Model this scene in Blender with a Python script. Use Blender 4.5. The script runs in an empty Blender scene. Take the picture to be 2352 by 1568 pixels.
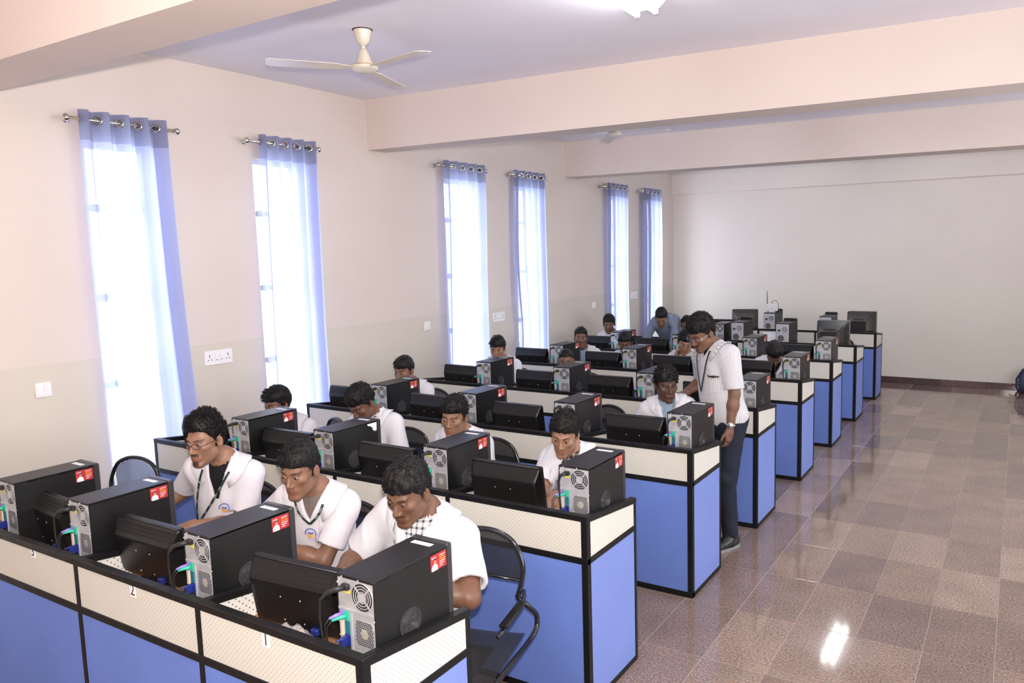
import bpy, math, random
import numpy as np
from mathutils import Matrix, Vector

random.seed(7)
RNG = np.random.default_rng(7)
COL = bpy.context.scene.collection
SC = bpy.context.scene
PI = math.pi

# ------------------------------------------------------------------ camera
F_PX, W_PX, H_PX = 1746.0, 2352.0, 1568.0
YAW, PITCH, ROLL = -0.5367, -0.113, -0.0229
CAM = np.array([1.7695, -1.6344, 2.2908])
PCX, PCY = 129.8, -10.6
cy_, sy_ = math.cos(YAW), math.sin(YAW)
cp_, sp_ = math.cos(PITCH), math.sin(PITCH)
fwd = np.array([sy_ * cp_, cy_ * cp_, sp_])
rgt = np.array([cy_, -sy_, 0.0])
upv = np.cross(rgt, fwd)
cr_, sr_ = math.cos(ROLL), math.sin(ROLL)
CR = np.array([cr_ * rgt + sr_ * upv, -sr_ * rgt + cr_ * upv, fwd])
cam_data = bpy.data.cameras.new('camera')
cam = bpy.data.objects.new('camera', cam_data)
COL.objects.link(cam)
M = Matrix.Identity(4)
for i in range(3):
    M[i][0], M[i][1], M[i][2], M[i][3] = CR[0][i], CR[1][i], -CR[2][i], CAM[i]
cam.matrix_world = M
cam_data.sensor_fit = 'HORIZONTAL'
cam_data.sensor_width = 36.0
cam_data.lens = 36.0 * F_PX / W_PX
cam_data.shift_x = -PCX / W_PX
cam_data.shift_y = PCY / W_PX
cam_data.clip_start = 0.05
cam_data.clip_end = 200
SC.camera = cam


def at(px, axis, val):
    """world point seen at a photo pixel, on the plane axis = val"""
    d = np.array([(px[0] - 1176 - PCX) / F_PX, -(px[1] - 784 - PCY) / F_PX, 1.0]) @ CR
    return CAM + (val - CAM[axis]) / d[axis] * d


# ------------------------------------------------------------------ world, exposure, lights
world = bpy.data.worlds.new('sky')
SC.world = world
world.use_nodes = True
wn = world.node_tree.nodes
wn['Background'].inputs[0].default_value = (0.86, 0.93, 1.0, 1)
wn['Background'].inputs[1].default_value = 7.5
SC.view_settings.view_transform = 'Standard'
SC.view_settings.look = 'None'
SC.view_settings.gamma = 1.0
SC.view_settings.use_curve_mapping = False
SC.view_settings.exposure = 0.22
SC.cycles.max_bounces = 8
SC.cycles.diffuse_bounces = 4
SC.cycles.sample_clamp_indirect = 6.0
SC.cycles.caustics_reflective = False
SC.cycles.caustics_refractive = False


def area_light(name, loc, rot, sx, sy, energy, color, portal=False, spread=None):
    d = bpy.data.lights.new(name, 'AREA')
    d.shape = 'RECTANGLE'
    d.size, d.size_y = sx, sy
    d.energy = energy
    d.color = color
    if portal:
        d.cycles.is_portal = True
    if spread:
        d.spread = spread
    o = bpy.data.objects.new(name, d)
    o.location = loc
    o.rotation_euler = rot
    COL.objects.link(o)
    return o


# daylight entering by the windows of the window wall (x = -3.87) and of the aisle side (x = 4.6)
WINS = [(1.29, 1.79), (2.66, 3.22), (5.16, 5.80), (6.57, 7.14), (9.16, 9.79), (10.57, 11.17)]
for a, b in WINS:
    area_light('window_daylight', (-4.0, (a + b) / 2, 1.9), (0, -PI / 2, 0), 2.7, b - a, 0, (1, 1, 1), portal=True)
RWINS = [(-2.4, -0.4), (1.2, 3.4), (5.2, 7.4)]
for a, b in RWINS:
    area_light('aisle_daylight', (4.72, (a + b) / 2, 1.75), (0, PI / 2, 0), 1.5, b - a, 22 if a < 8 else 6, (1.0, 0.95, 0.9))
# the photographer's flash: mostly bounced off the ceiling, a little straight ahead
def flash(name, energy, size, mtx):
    fl = bpy.data.lights.new(name, 'AREA')
    fl.shape = 'DISK'
    fl.size = size
    fl.energy = energy
    fl.color = (1.0, 0.90, 0.82)
    o = bpy.data.objects.new(name, fl)
    o.matrix_world = mtx
    COL.objects.link(o)


FPOS = M @ Vector((0.02, 0.16, 0.03))
flash('camera_flash', 36, 0.07, M @ Matrix.Translation((0.02, 0.14, 0.02)))
flash('bounced_flash', 190, 0.07, Matrix.Translation(FPOS) @ Vector((.72, -.34, -.52)).to_track_quat('Z', 'Y').to_matrix().to_4x4())


# ------------------------------------------------------------------ materials
def new_mat(name, color=(0.5, 0.5, 0.5), rough=0.5, metal=0.0, spec=0.5, emit=None, estr=1.0, alpha=1.0, trans=0.0):
    m = bpy.data.materials.new(name)
    m.use_nodes = True
    b = m.node_tree.nodes['Principled BSDF']
    b.inputs['Base Color'].default_value = (*color, 1)
    b.inputs['Roughness'].default_value = rough
    b.inputs['Metallic'].default_value = metal
    b.inputs['Specular IOR Level'].default_value = spec
    b.inputs['Alpha'].default_value = alpha
    b.inputs['Transmission Weight'].default_value = trans
    if emit:
        b.inputs['Emission Color'].default_value = (*emit, 1)
        b.inputs['Emission Strength'].default_value = estr
    return m


class NT:
    def __init__(self, m):
        self.m, self.t = m, m.node_tree
        self.bsdf = self.t.nodes['Principled BSDF']

    def n(self, typ, **kw):
        nd = self.t.nodes.new(typ)
        for k, v in kw.items():
            if k.startswith('i_'):
                key = k[2:]
                key = int(key) if key.isdigit() else key.replace('_', ' ')
                nd.inputs[key].default_value = v
            else:
                setattr(nd, k, v)
        return nd

    def l(self, a, b):
        self.t.links.new(a, b)

    def coord(self, out='Object', scale=None):
        tc = self.n('ShaderNodeTexCoord')
        if scale is None:
            return tc.outputs[out]
        mp = self.n('ShaderNodeMapping')
        mp.inputs['Scale'].default_value = scale
        self.l(tc.outputs[out], mp.inputs['Vector'])
        return mp.outputs['Vector']

    def noise(self, vec, scale, detail=3, rough=0.5):
        nd = self.n('ShaderNodeTexNoise', i_Scale=scale, i_Detail=detail, i_Roughness=rough)
        if vec is not None:
            self.l(vec, nd.inputs['Vector'])
        return nd

    def ramp(self, fac, stops):
        r = self.n('ShaderNodeValToRGB')
        el = r.color_ramp.elements
        while len(el) < len(stops):
            el.new(0.5)
        for e, (p, c) in zip(el, stops):
            e.position = p
            e.color = (*c, 1) if len(c) == 3 else c
        self.l(fac, r.inputs['Fac'])
        return r.outputs['Color']

    def math(self, op, a, b=None, c=None):
        nd = self.n('ShaderNodeMath', operation=op)
        for i, v in enumerate((a, b, c)):
            if v is None:
                continue
            if isinstance(v, (int, float)):
                nd.inputs[i].default_value = v
            else:
                self.l(v, nd.inputs[i])
        return nd.outputs[0]

    def mix(self, fac, a, b, blend='MIX'):
        nd = self.n('ShaderNodeMix', data_type='RGBA', blend_type=blend)
        for i, v in ((0, fac), (6, a), (7, b)):
            if isinstance(v, (int, float)):
                nd.inputs[i].default_value = v
            elif isinstance(v, tuple):
                nd.inputs[i].default_value = (*v, 1)
            else:
                self.l(v, nd.inputs[i])
        return nd.outputs[2]

    def bump(self, h, strength=0.2, dist=0.01):
        b = self.n('ShaderNodeBump', i_Strength=strength, i_Distance=dist)
        self.l(h, b.inputs['Height'])
        self.l(b.outputs['Normal'], self.bsdf.inputs['Normal'])

    def color(self, c):
        self.l(c, self.bsdf.inputs['Base Color'])


def wall_mat(name, upper, lower=None, zsplit=1.607):
    m = new_mat(name, upper, 0.75, spec=0.15)
    t = NT(m)
    v = t.coord('Object')
    nz = t.noise(v, 1.3, 4)
    if lower:
        sp = t.n('ShaderNodeSeparateXYZ')
        t.l(v, sp.inputs[0])
        f = t.math('GREATER_THAN', sp.outputs['Z'], zsplit)
        base = t.mix(f, lower, upper)
    else:
        base = upper
    dark = t.ramp(nz.outputs['Fac'], [(0.3, (0.965, 0.96, 0.955)), (0.7, (1, 1, 1))])
    t.color(t.mix(1.0, base, dark, 'MULTIPLY'))
    t.bump(t.noise(v, 160, 2).outputs['Fac'], 0.05, 0.002)
    return m


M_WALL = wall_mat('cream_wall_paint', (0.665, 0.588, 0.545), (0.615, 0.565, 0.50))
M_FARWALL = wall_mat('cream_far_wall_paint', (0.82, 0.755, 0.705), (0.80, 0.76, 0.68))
M_BEAM = wall_mat('cream_beam_paint', (0.70, 0.605, 0.555))
M_CEIL = wall_mat('lilac_ceiling_paint', (0.86, 0.835, 0.915))


def granite(name, tint=(1, 1, 1), rnd=True, dark=0.0):
    m = new_mat(name, (0.3, 0.25, 0.23), 0.10, spec=0.5)
    t = NT(m)
    g = t.n('ShaderNodeNewGeometry')
    vec = g.outputs['Position']
    n1 = t.noise(vec, 75, 3, 0.65)
    c1 = t.ramp(n1.outputs['Fac'], [(0.30, (0.085, 0.08, 0.095)), (0.43, (0.21, 0.185, 0.18)), (0.55, (0.31, 0.235, 0.21)), (0.68, (0.44, 0.36, 0.32))])
    mp = t.n('ShaderNodeMapping')
    mp.inputs['Rotation'].default_value = (0, 0, 0.5)
    mp.inputs['Scale'].default_value = (1, 2.4, 1)
    t.l(vec, mp.inputs[0])
    n2 = t.noise(mp.outputs[0], 22, 4, 0.6)
    red = t.ramp(n2.outputs['Fac'], [(0.56, (0, 0, 0)), (0.68, (1, 1, 1))])
    col = t.mix(t.math('MULTIPLY', red, 0.42), c1, (0.36, 0.15, 0.11))
    n3 = t.noise(vec, 3.5, 3)
    col = t.mix(0.5, col, t.ramp(n3.outputs['Fac'], [(0.3, (0.72, 0.70, 0.72)), (0.7, (1.15, 1.1, 1.08))]), 'MULTIPLY')
    if rnd:
        oi = t.n('ShaderNodeObjectInfo')
        tone = t.ramp(oi.outputs['Random'], [(0.0, (0.66, 0.66, 0.72)), (0.3, (0.80, 0.78, 0.79)), (0.65, (0.90, 0.88, 0.87)), (0.9, (1.0, 0.99, 0.98)), (1.0, (1.22, 1.22, 1.22))])
        col = t.mix(1.0, col, tone, 'MULTIPLY')
    col = t.mix(1.0, col, tint, 'MULTIPLY')
    t.color(col)
    r = t.noise(vec, 9, 3)
    t.l(t.math('MULTIPLY_ADD', r.outputs['Fac'], 0.04, 0.05), t.bsdf.inputs['Roughness'])
    return m


M_TILE = granite('polished_granite', (1.08, 1.02, 0.90))
M_TILED = granite('dark_granite_border', (0.72, 0.62, 0.62))
M_SKIRT = granite('dark_granite_skirting', (0.42, 0.36, 0.36))
M_GROUT = new_mat('pale_grout', (0.40, 0.36, 0.32), 0.6)

M_BLACK = new_mat('black_enamel_frame', (0.006, 0.006, 0.007), 0.42, spec=0.3)
t = NT(M_BLACK)
t.l(t.math('MULTIPLY_ADD', t.noise(t.coord(), 25, 4).outputs['Fac'], 0.3, 0.28), t.bsdf.inputs['Roughness'])


def dotted(name, base, dot, pitch, radius, rough=0.55, axis='XZ', bump=0.0, mottled=0.0):
    """staggered round perforations on a flat sheet"""
    m = new_mat(name, base, rough, spec=0.3)
    t = NT(m)
    v = t.coord('Object')
    sp = t.n('ShaderNodeSeparateXYZ')
    t.l(v, sp.inputs[0])
    u = t.math('ADD', sp.outputs['X'], sp.outputs['Y'])
    w = sp.outputs['Z']
    ms = []
    for off in (0.0, 0.5):
        fu = t.math('SUBTRACT', t.math('FRACT', t.math('MULTIPLY_ADD', u, 1 / pitch, 100 + off)), 0.5)
        fw = t.math('SUBTRACT', t.math('FRACT', t.math('MULTIPLY_ADD', w, 1 / pitch, 100 + off)), 0.5)
        d = t.math('SQRT', t.math('ADD', t.math('MULTIPLY', fu, fu), t.math('MULTIPLY', fw, fw)))
        ms.append(t.math('LESS_THAN', d, radius))
    msk = t.math('MAXIMUM', ms[0], ms[1])
    col = t.mix(msk, base, dot)
    if mottled:
        nz = t.noise(v, 2.2, 3)
        col = t.mix(1.0, col, t.ramp(nz.outputs['Fac'], [(0.3, (1 - mottled,) * 3), (0.7, (1 + mottled,) * 3)]), 'MULTIPLY')
    t.color(col)
    if bump:
        t.bump(t.math('SUBTRACT', 1.0, msk), bump, 0.002)
    return m


M_PERF = dotted('cream_perforated_sheet', (0.70, 0.68, 0.615), (0.33, 0.32, 0.29), 0.0215, 0.105, 0.5)
M_PERF2 = dotted('white_perforated_divider', (0.74, 0.735, 0.71), (0.12, 0.12, 0.12), 0.030, 0.11, 0.5)
M_BLUE = dotted('blue_woven_panel', (0.15, 0.24, 0.64), (0.115, 0.185, 0.54), 0.0145, 0.19, 0.62, bump=0.25, mottled=0.06)
M_BLUE2 = dotted('pale_blue_side_panel', (0.20, 0.275, 0.64), (0.18, 0.24, 0.59), 0.0145, 0.19, 0.6, mottled=0.04)
M_TOP = new_mat('brown_laminate_worktop', (0.42, 0.20, 0.08), 0.4)
t = NT(M_TOP)
t.color(t.ramp(t.noise(t.coord('Object', (2, 25, 2)), 4, 5).outputs['Fac'], [(0.3, (0.36, 0.17, 0.07)), (0.7, (0.50, 0.27, 0.12))]))

M_CASE = new_mat('black_powder_coat_case', (0.004, 0.004, 0.0045), 0.42, spec=0.5)
t = NT(M_CASE)
t.bump(t.noise(t.coord(), 900, 2).outputs['Fac'], 0.08, 0.001)
M_BEZEL = new_mat('black_bezel_plastic', (0.030, 0.030, 0.034), 0.35)
M_SILVER = new_mat('galvanised_steel', (0.62, 0.63, 0.66), 0.38, metal=0.55)
t = NT(M_SILVER)
t.color(t.ramp(t.noise(t.coord(), 30, 3).outputs['Fac'], [(0.35, (0.58, 0.59, 0.63)), (0.65, (0.70, 0.71, 0.73))]))
M_VOID = new_mat('dark_vent_opening', (0.012, 0.012, 0.013), 0.8)
M_HUB = new_mat('beige_fan_hub', (0.42, 0.37, 0.26), 0.6)
M_SCREW = new_mat('bright_screw', (0.9, 0.9, 0.9), 0.25, metal=0.6)
M_CABLE = new_mat('black_cable_rubber', (0.012, 0.012, 0.013), 0.5)
M_GREEN = new_mat('mint_green_plug', (0.03, 0.44, 0.28), 0.45)
M_PURPLE = new_mat('purple_plug', (0.27, 0.18, 0.56), 0.45)
M_VGA = new_mat('blue_vga_plug', (0.008, 0.02, 0.17), 0.4)
M_TEAL = new_mat('teal_port', (0.01, 0.13, 0.17), 0.5)
M_PORT = new_mat('cream_parallel_port', (0.62, 0.52, 0.42), 0.5)
M_PINK = new_mat('pink_audio_port', (0.75, 0.25, 0.36), 0.5)
M_LIME = new_mat('lime_audio_port', (0.35, 0.62, 0.25), 0.5)
M_SKY = new_mat('sky_audio_port', (0.22, 0.45, 0.80), 0.5)
M_YELLOW = new_mat('yellow_warning_label', (0.75, 0.62, 0.05), 0.5)
M_RED = new_mat('red_sticker', (0.40, 0.025, 0.03), 0.4)
M_PAPER = new_mat('white_paper', (0.85, 0.86, 0.88), 0.6)
M_INK = new_mat('dark_ink', (0.02, 0.02, 0.025), 0.6)
M_STXT = new_mat('sticker_yellow_print', (0.75, 0.45, 0.05), 0.5)
M_SSKIN = new_mat('printed_skin', (0.42, 0.22, 0.14), 0.5)
M_MON = new_mat('black_monitor_plastic', (0.006, 0.006, 0.0065), 0.34, spec=0.35)
t = NT(M_MON)
t.bump(t.noise(t.coord(), 700, 2).outputs['Fac'], 0.06, 0.001)
M_VENT = dotted('monitor_vent_grid', (0.016, 0.016, 0.017), (0.002, 0.002, 0.002), 0.0085, 0.27, 0.3, bump=0.9)
M_SCREEN = new_mat('lit_screen', (0.02, 0.02, 0.03), 0.15, emit=(0.45, 0.6, 0.9), estr=0.5)
M_CRT = new_mat('charcoal_crt_plastic', (0.018, 0.018, 0.019), 0.3)
M_CHROME = new_mat('polished_steel', (0.72, 0.68, 0.62), 0.14, metal=1.0)
M_TUBEBLK = new_mat('black_gloss_tube', (0.010, 0.010, 0.011), 0.16, spec=0.6)
M_WHITEPL = new_mat('white_plastic', (0.80, 0.79, 0.80), 0.3)
M_IVORY = new_mat('ivory_fan_enamel', (0.66, 0.60, 0.50), 0.25)
M_GOLD = new_mat('gold_fan_trim', (0.50, 0.33, 0.12), 0.3, metal=0.4)
M_LAMP = new_mat('fluorescent_tube', (1, 1, 1), 0.5, emit=(0.95, 0.97, 1.0), estr=52)
M_FRAMEW = new_mat('window_frame_enamel', (0.62, 0.63, 0.68), 0.4)
M_GLASS = new_mat('window_glass', (1, 1, 1), 0.02, trans=1.0)
t = NT(M_GLASS)
tb = t.n('ShaderNodeBsdfTransparent')
gb = t.n('ShaderNodeBsdfGlossy', i_Roughness=0.02)
mx = t.n('ShaderNodeMixShader')
mx.inputs[0].default_value = 0.06
t.l(tb.outputs[0], mx.inputs[1])
t.l(gb.outputs[0], mx.inputs[2])
t.l(mx.outputs[0], t.t.nodes['Material Output'].inputs['Surface'])


def mesh_fabric(name, color, pitch, hole=0.3):
    m = new_mat(name, color, 0.35)
    t = NT(m)
    v = t.coord('Object')
    sp = t.n('ShaderNodeSeparateXYZ')
    t.l(v, sp.inputs[0])
    u, w = sp.outputs['X'], t.math('ADD', sp.outputs['Z'], sp.outputs['Y'])
    ms = []
    for off in (0.0, 0.5):
        fu = t.math('SUBTRACT', t.math('FRACT', t.math('MULTIPLY_ADD', u, 1 / pitch, 100 + off)), 0.5)
        fw = t.math('SUBTRACT', t.math('FRACT', t.math('MULTIPLY_ADD', w, 1 / pitch, 100 + off)), 0.5)
        d = t.math('SQRT', t.math('ADD', t.math('MULTIPLY', fu, fu), t.math('MULTIPLY', fw, fw)))
        ms.append(t.math('LESS_THAN', d, hole))
    a = t.math('SUBTRACT', 1.0, t.math('MAXIMUM', ms[0], ms[1]))
    t.l(a, t.bsdf.inputs['Alpha'])
    return m


M_CHMESH = mesh_fabric('black_perforated_chair_mesh', (0.014, 0.013, 0.013), 0.011, 0.17)

M_CURT = bpy.data.materials.new('blue_voile_curtain')
M_CURT.use_nodes = True
t = NT(M_CURT)
v = t.coord('UV')
sp = t.n('ShaderNodeSeparateXYZ')
t.l(v, sp.inputs[0])
# woven scallop figure, in columns down the cloth
cu = t.math('SUBTRACT', t.math('FRACT', t.math('MULTIPLY', sp.outputs['X'], 4.5)), 0.5)
arc = t.math('MULTIPLY', t.math('MULTIPLY', cu, cu), 5.0)
nz = t.noise(v, 6.0, 2)
ph = t.math('ADD', t.math('SUBTRACT', t.math('MULTIPLY', sp.outputs['Y'], 24.0), arc), t.math('MULTIPLY', nz.outputs['Fac'], 1.2))
wv = t.math('MULTIPLY_ADD', t.math('SINE', t.math('MULTIPLY', ph, 12.0)), 0.5, 0.5)
colc = t.mix(wv, (0.43, 0.47, 0.74), (0.49, 0.54, 0.81))
hem = t.math('GREATER_THAN', sp.outputs['Y'], 2.22)
colc = t.mix(hem, colc, (0.30, 0.32, 0.48))
df = t.n('ShaderNodeBsdfDiffuse')
tl = t.n('ShaderNodeBsdfTranslucent')
tr = t.n('ShaderNodeBsdfTransparent')
t.l(colc, df.inputs[0])
t.l(t.mix(0.35, colc, (0.62, 0.70, 1.0)), tl.inputs[0])
m1 = t.n('ShaderNodeMixShader')
m1.inputs[0].default_value = 0.55
t.l(df.outputs[0], m1.inputs[1])
t.l(tl.outputs[0], m1.inputs[2])
m2 = t.n('ShaderNodeMixShader')
t.l(t.math('MULTIPLY_ADD', hem, -0.04, t.math('MULTIPLY_ADD', wv, 0.03, 0.05)), m2.inputs[0])
t.l(m1.outputs[0], m2.inputs[1])
t.l(tr.outputs[0], m2.inputs[2])
t.l(m2.outputs[0], t.t.nodes['Material Output'].inputs['Surface'])


# ------------------------------------------------------------------ mesh building
class MB:
    def __init__(self):
        self.v, self.f, self.m, self.s = [], [], [], []
        self.uv = None

    def add(self, verts, faces, mat=0, smooth=False):
        o = len(self.v)
        self.v.extend([tuple(map(float, p)) for p in verts])
        for f in faces:
            self.f.append(tuple(i + o for i in f))
            self.m.append(mat)
            self.s.append(smooth)

    def box(self, a, b, mat=0, M=None, bev=0.0):
        x0, y0, z0 = a
        x1, y1, z1 = b
        if bev > 0:
            e = min(bev, (x1 - x0) * .45, (y1 - y0) * .45, (z1 - z0) * .45)
            vs = []
            for x, sx in ((x0, 1), (x1, -1)):
                for y, sy in ((y0, 1), (y1, -1)):
                    for z, sz in ((z0, 1), (z1, -1)):
                        vs += [(x, y + sy * e, z + sz * e), (x + sx * e, y, z + sz * e), (x + sx * e, y + sy * e, z)]
            ix = lambda i, j, k, c: (i * 4 + j * 2 + k) * 3 + c
            fs = []
            for i in (0, 1):
                q = [ix(i, 0, 0, 0), ix(i, 1, 0, 0), ix(i, 1, 1, 0), ix(i, 0, 1, 0)]
                fs.append(q if i else q[::-1])
                q = [ix(0, i, 0, 1), ix(1, i, 0, 1), ix(1, i, 1, 1), ix(0, i, 1, 1)]
                fs.append(q[::-1] if i else q)
                q = [ix(0, 0, i, 2), ix(1, 0, i, 2), ix(1, 1, i, 2), ix(0, 1, i, 2)]
                fs.append(q if i else q[::-1])
            for i in (0, 1):
                for j in (0, 1):
                    fl = (i + j) % 2
                    q = [ix(i, j, 0, 0), ix(i, j, 1, 0), ix(i, j, 1, 1), ix(i, j, 0, 1)]
                    fs.append(q if fl == 0 else q[::-1])
                    q = [ix(i, 0, j, 2), ix(i, 1, j, 2), ix(i, 1, j, 0), ix(i, 0, j, 0)]
                    fs.append(q if fl == 0 else q[::-1])
                    q = [ix(0, i, j, 1), ix(1, i, j, 1), ix(1, i, j, 2), ix(0, i, j, 2)]
                    fs.append(q if fl == 0 else q[::-1])
                    for k in (0, 1):
                        tq = [ix(i, j, k, 0), ix(i, j, k, 1), ix(i, j, k, 2)]
                        fs.append(tq if (i + j + k) % 2 else tq[::-1])
        else:
            vs = [(x, y, z) for x in (x0, x1) for y in (y0, y1) for z in (z0, z1)]
            fs = [(0, 1, 3, 2), (4, 6, 7, 5), (0, 4, 5, 1), (2, 3, 7, 6), (0, 2, 6, 4), (1, 5, 7, 3)]
        if M is not None:
            vs = [tuple(M @ Vector(p)) for p in vs]
        self.add(vs, fs, mat)

    def hexa(self, pts, mat=0):
        """box from 8 points ordered x,y,z nested"""
        self.add(pts, [(0, 1, 3, 2), (4, 6, 7, 5), (0, 4, 5, 1), (2, 3, 7, 6), (0, 2, 6, 4), (1, 5, 7, 3)], mat)

    def tube(self, path, r, n=8, mat=0, closed=False, cap=True):
        P = [Vector(p) for p in path]
        k = len(P)
        rr = r if isinstance(r, (list, tuple)) else [r] * k
        rings = []
        prev = None
        for i, p in enumerate(P):
            if closed:
                d = (P[(i + 1) % k] - P[i - 1])
            else:
                d = (P[min(i + 1, k - 1)] - P[max(i - 1, 0)])
            if d.length < 1e-9:
                d = Vector((0, 0, 1))
            d.normalize()
            if prev is None:
                a = Vector((0, 0, 1)) if abs(d.z) < .9 else Vector((1, 0, 0))
                u = d.cross(a).normalized()
            else:
                u = (prev - d * prev.dot(d))
                u = u.normalized() if u.length > 1e-6 else d.orthogonal().normalized()
            prev = u
            w = d.cross(u)
            rings.append([p + (u * math.cos(2 * PI * j / n) + w * math.sin(2 * PI * j / n)) * rr[i] for j in range(n)])
        vs = [q for ring in rings for q in ring]
        fs = []
        for i in range(k if closed else k - 1):
            a, b = i * n, ((i + 1) % k) * n
            for j in range(n):
                fs.append((a + j, a + (j + 1) % n, b + (j + 1) % n, b + j))
        if cap and not closed:
            fs.append(tuple(range(n))[::-1])
            fs.append(tuple((k - 1) * n + j for j in range(n)))
        self.add(vs, fs, mat, True)

    def lathe(self, prof, n=24, M=None, mat=0, smooth=True):
        """prof = list of (radius, height) around local z"""
        vs, fs = [], []
        k = len(prof)
        for r, h in prof:
            for j in range(n):
                a = 2 * PI * j / n
                vs.append((r * math.cos(a), r * math.sin(a), h))
        for i in range(k - 1):
            for j in range(n):
                fs.append((i * n + j, i * n + (j + 1) % n, (i + 1) * n + (j + 1) % n, (i + 1) * n + j))
        if prof[0][0] > 1e-6:
            fs.append(tuple(range(n))[::-1])
        if prof[-1][0] > 1e-6:
            fs.append(tuple((k - 1) * n + j for j in range(n)))
        if M is not None:
            vs = [tuple(M @ Vector(p)) for p in vs]
        self.add(vs, fs, mat, smooth)

    def poly(self, pts, thick, M=None, mat=0):
        """extruded outline in local xy, thickness along z"""
        n = len(pts)
        vs = [(x, y, 0) for x, y in pts] + [(x, y, thick) for x, y in pts]
        fs = [tuple(range(n))[::-1], tuple(range(n, 2 * n))]
        fs += [(i, (i + 1) % n, n + (i + 1) % n, n + i) for i in range(n)]
        if M is not None:
            vs = [tuple(M @ Vector(p)) for p in vs]
        self.add(vs, fs, mat)

    def loft(self, rings, mat=0, smooth=False, cap=True, closed_ring=True):
        n = len(rings[0])
        vs = [p for r in rings for p in r]
        fs = []
        for i in range(len(rings) - 1):
            for j in range(n if closed_ring else n - 1):
                fs.append((i * n + j, i * n + (j + 1) % n, (i + 1) * n + (j + 1) % n, (i + 1) * n + j))
        if cap and closed_ring:
            fs.append(tuple(range(n))[::-1])
            fs.append(tuple((len(rings) - 1) * n + j for j in range(n)))
        self.add(vs, fs, mat, smooth)

    def mesh(self, name, mats):
        me = bpy.data.meshes.new(name)
        me.from_pydata(self.v, [], self.f)
        for m in (mats if isinstance(mats, (list, tuple)) else [mats]):
            me.materials.append(m)
        me.polygons.foreach_set('material_index', self.m)
        me.polygons.foreach_set('use_smooth', self.s)
        me.update()
        return me

    def build(self, name, mats, parent=None, kind=None, label=None):
        return link(name, self.mesh(name, mats), parent, kind, label)


def link(name, me, parent=None, kind=None, label=None):
    o = bpy.data.objects.new(name, me)
    COL.objects.link(o)
    if parent is not None:
        o.parent = parent
    if kind:
        o['kind'] = kind
    if label:
        o['label'] = label
    return o


def thing(name, label, cat, loc=(0, 0, 0), rz=0.0, group=None):
    o = bpy.data.objects.new(name, None)
    o.empty_display_size = 0.1
    COL.objects.link(o)
    o.location = loc
    o.rotation_euler = (0, 0, rz)
    return tag(o, label, cat, group)


def tag(o, label, cat, group=None):
    o['label'] = label
    o['category'] = cat
    if group:
        o['group'] = group
    return o


def kids(o):
    return [c for c in COL.objects if c.parent == o]


KIDS = {}


def dup(root, label=None, loc=None, rz=None, group=None):
    if root.name not in KIDS:
        ch = [c for c in COL.objects if c.parent == root]
        KIDS[root.name] = [(c, [g for g in COL.objects if g.parent == c]) for c in ch]
    r = root.copy()
    COL.objects.link(r)
    if loc is not None:
        r.location = loc
    if rz is not None:
        r.rotation_euler = (0, 0, rz)
    if label:
        r['label'] = label
    if group:
        r['group'] = group
    for c, gs in KIDS[root.name]:
        d = c.copy()
        COL.objects.link(d)
        d.parent = r
        for g in gs:
            e = g.copy()
            COL.objects.link(e)
            e.parent = d
    return r


def text_mesh(s, size, mb, M, mat=0, extrude=0.0004):
    """flat lettering from the built-in font, added to a mesh builder through matrix M (x right, y up)"""
    cu = bpy.data.curves.new('lettering', 'FONT')
    cu.body = s
    cu.size = size
    cu.align_x = 'CENTER'
    cu.align_y = 'CENTER'
    cu.resolution_u = 3
    ob = bpy.data.objects.new('lettering', cu)
    me = bpy.data.meshes.new_from_object(ob)
    vs = [tuple(M @ v.co) for v in me.vertices]
    fs = [tuple(p.vertices) for p in me.polygons]
    mb.add(vs, fs, mat)
    bpy.data.objects.remove(ob)
    bpy.data.curves.remove(cu)
    bpy.data.meshes.remove(me)


# ------------------------------------------------------------------ room shell
XW, XR, YB, YF, ZC, ZB = -3.865, 4.6, -3.6, 11.763, 3.812, 3.327
WT = 0.24
Z0W, Z1W = 0.55, 3.13


def wall_with_openings(name, x0, x1, y0, y1, wins, z0, z1, mat):
    b = MB()
    ys = [y0]
    for a, c in wins:
        ys += [a, c]
    ys.append(y1)
    for i in range(0, len(ys), 2):
        b.box((x0, ys[i], 0), (x1, ys[i + 1], ZC), 0)
    for a, c in wins:
        b.box((x0, a, 0), (x1, c, z0), 0)
        b.box((x0, a, z1), (x1, c, ZC), 0)
    return b.build(name, mat, kind='structure')


wall_with_openings('wall_left', XW - WT, XW, YB, YF + .2, WINS, Z0W, Z1W, M_WALL)
wall_with_openings('wall_right', XR, XR + .2, YB, YF + .2, RWINS, 1.0, 2.5, M_WALL)
b = MB(); b.box((XW - WT, YF, 0), (XR + .2, YF + .2, ZC), 0); b.build('wall_far', M_FARWALL, kind='structure')
b = MB(); b.box((XW - WT, YB - .2, 0), (XR + .2, YB, ZC), 0); b.build('wall_back', M_WALL, kind='structure')
b = MB(); b.box((XW - WT, YB - .2, ZC), (XR + .2, YF + .2, ZC + .15), 0); b.build('ceiling', M_CEIL, kind='structure')
# beams, a little out of square with the window wall
for k, (yb, th, sk) in enumerate([(0.36, 0.33, 0.0), (4.01, 0.255, 0.0666), (7.827, 0.33, 0.0766)]):
    b = MB()
    L = XR - XW
    pts = []
    for x in (XW, XR):
        for dy in (0, th):
            for z in (ZB, ZC):
                pts.append((x, yb + dy + sk * (x - XW) + (0.02 * (x - XW) if (k and dy) else 0), z))
    b.hexa(pts)
    b.build('trim_%d' % (k + 1), M_BEAM, kind='structure')
b = MB(); b.box((XW, YF - .05, 3.275), (XR, YF, ZC), 0); b.build('trim_4', M_FARWALL, kind='structure')

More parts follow.
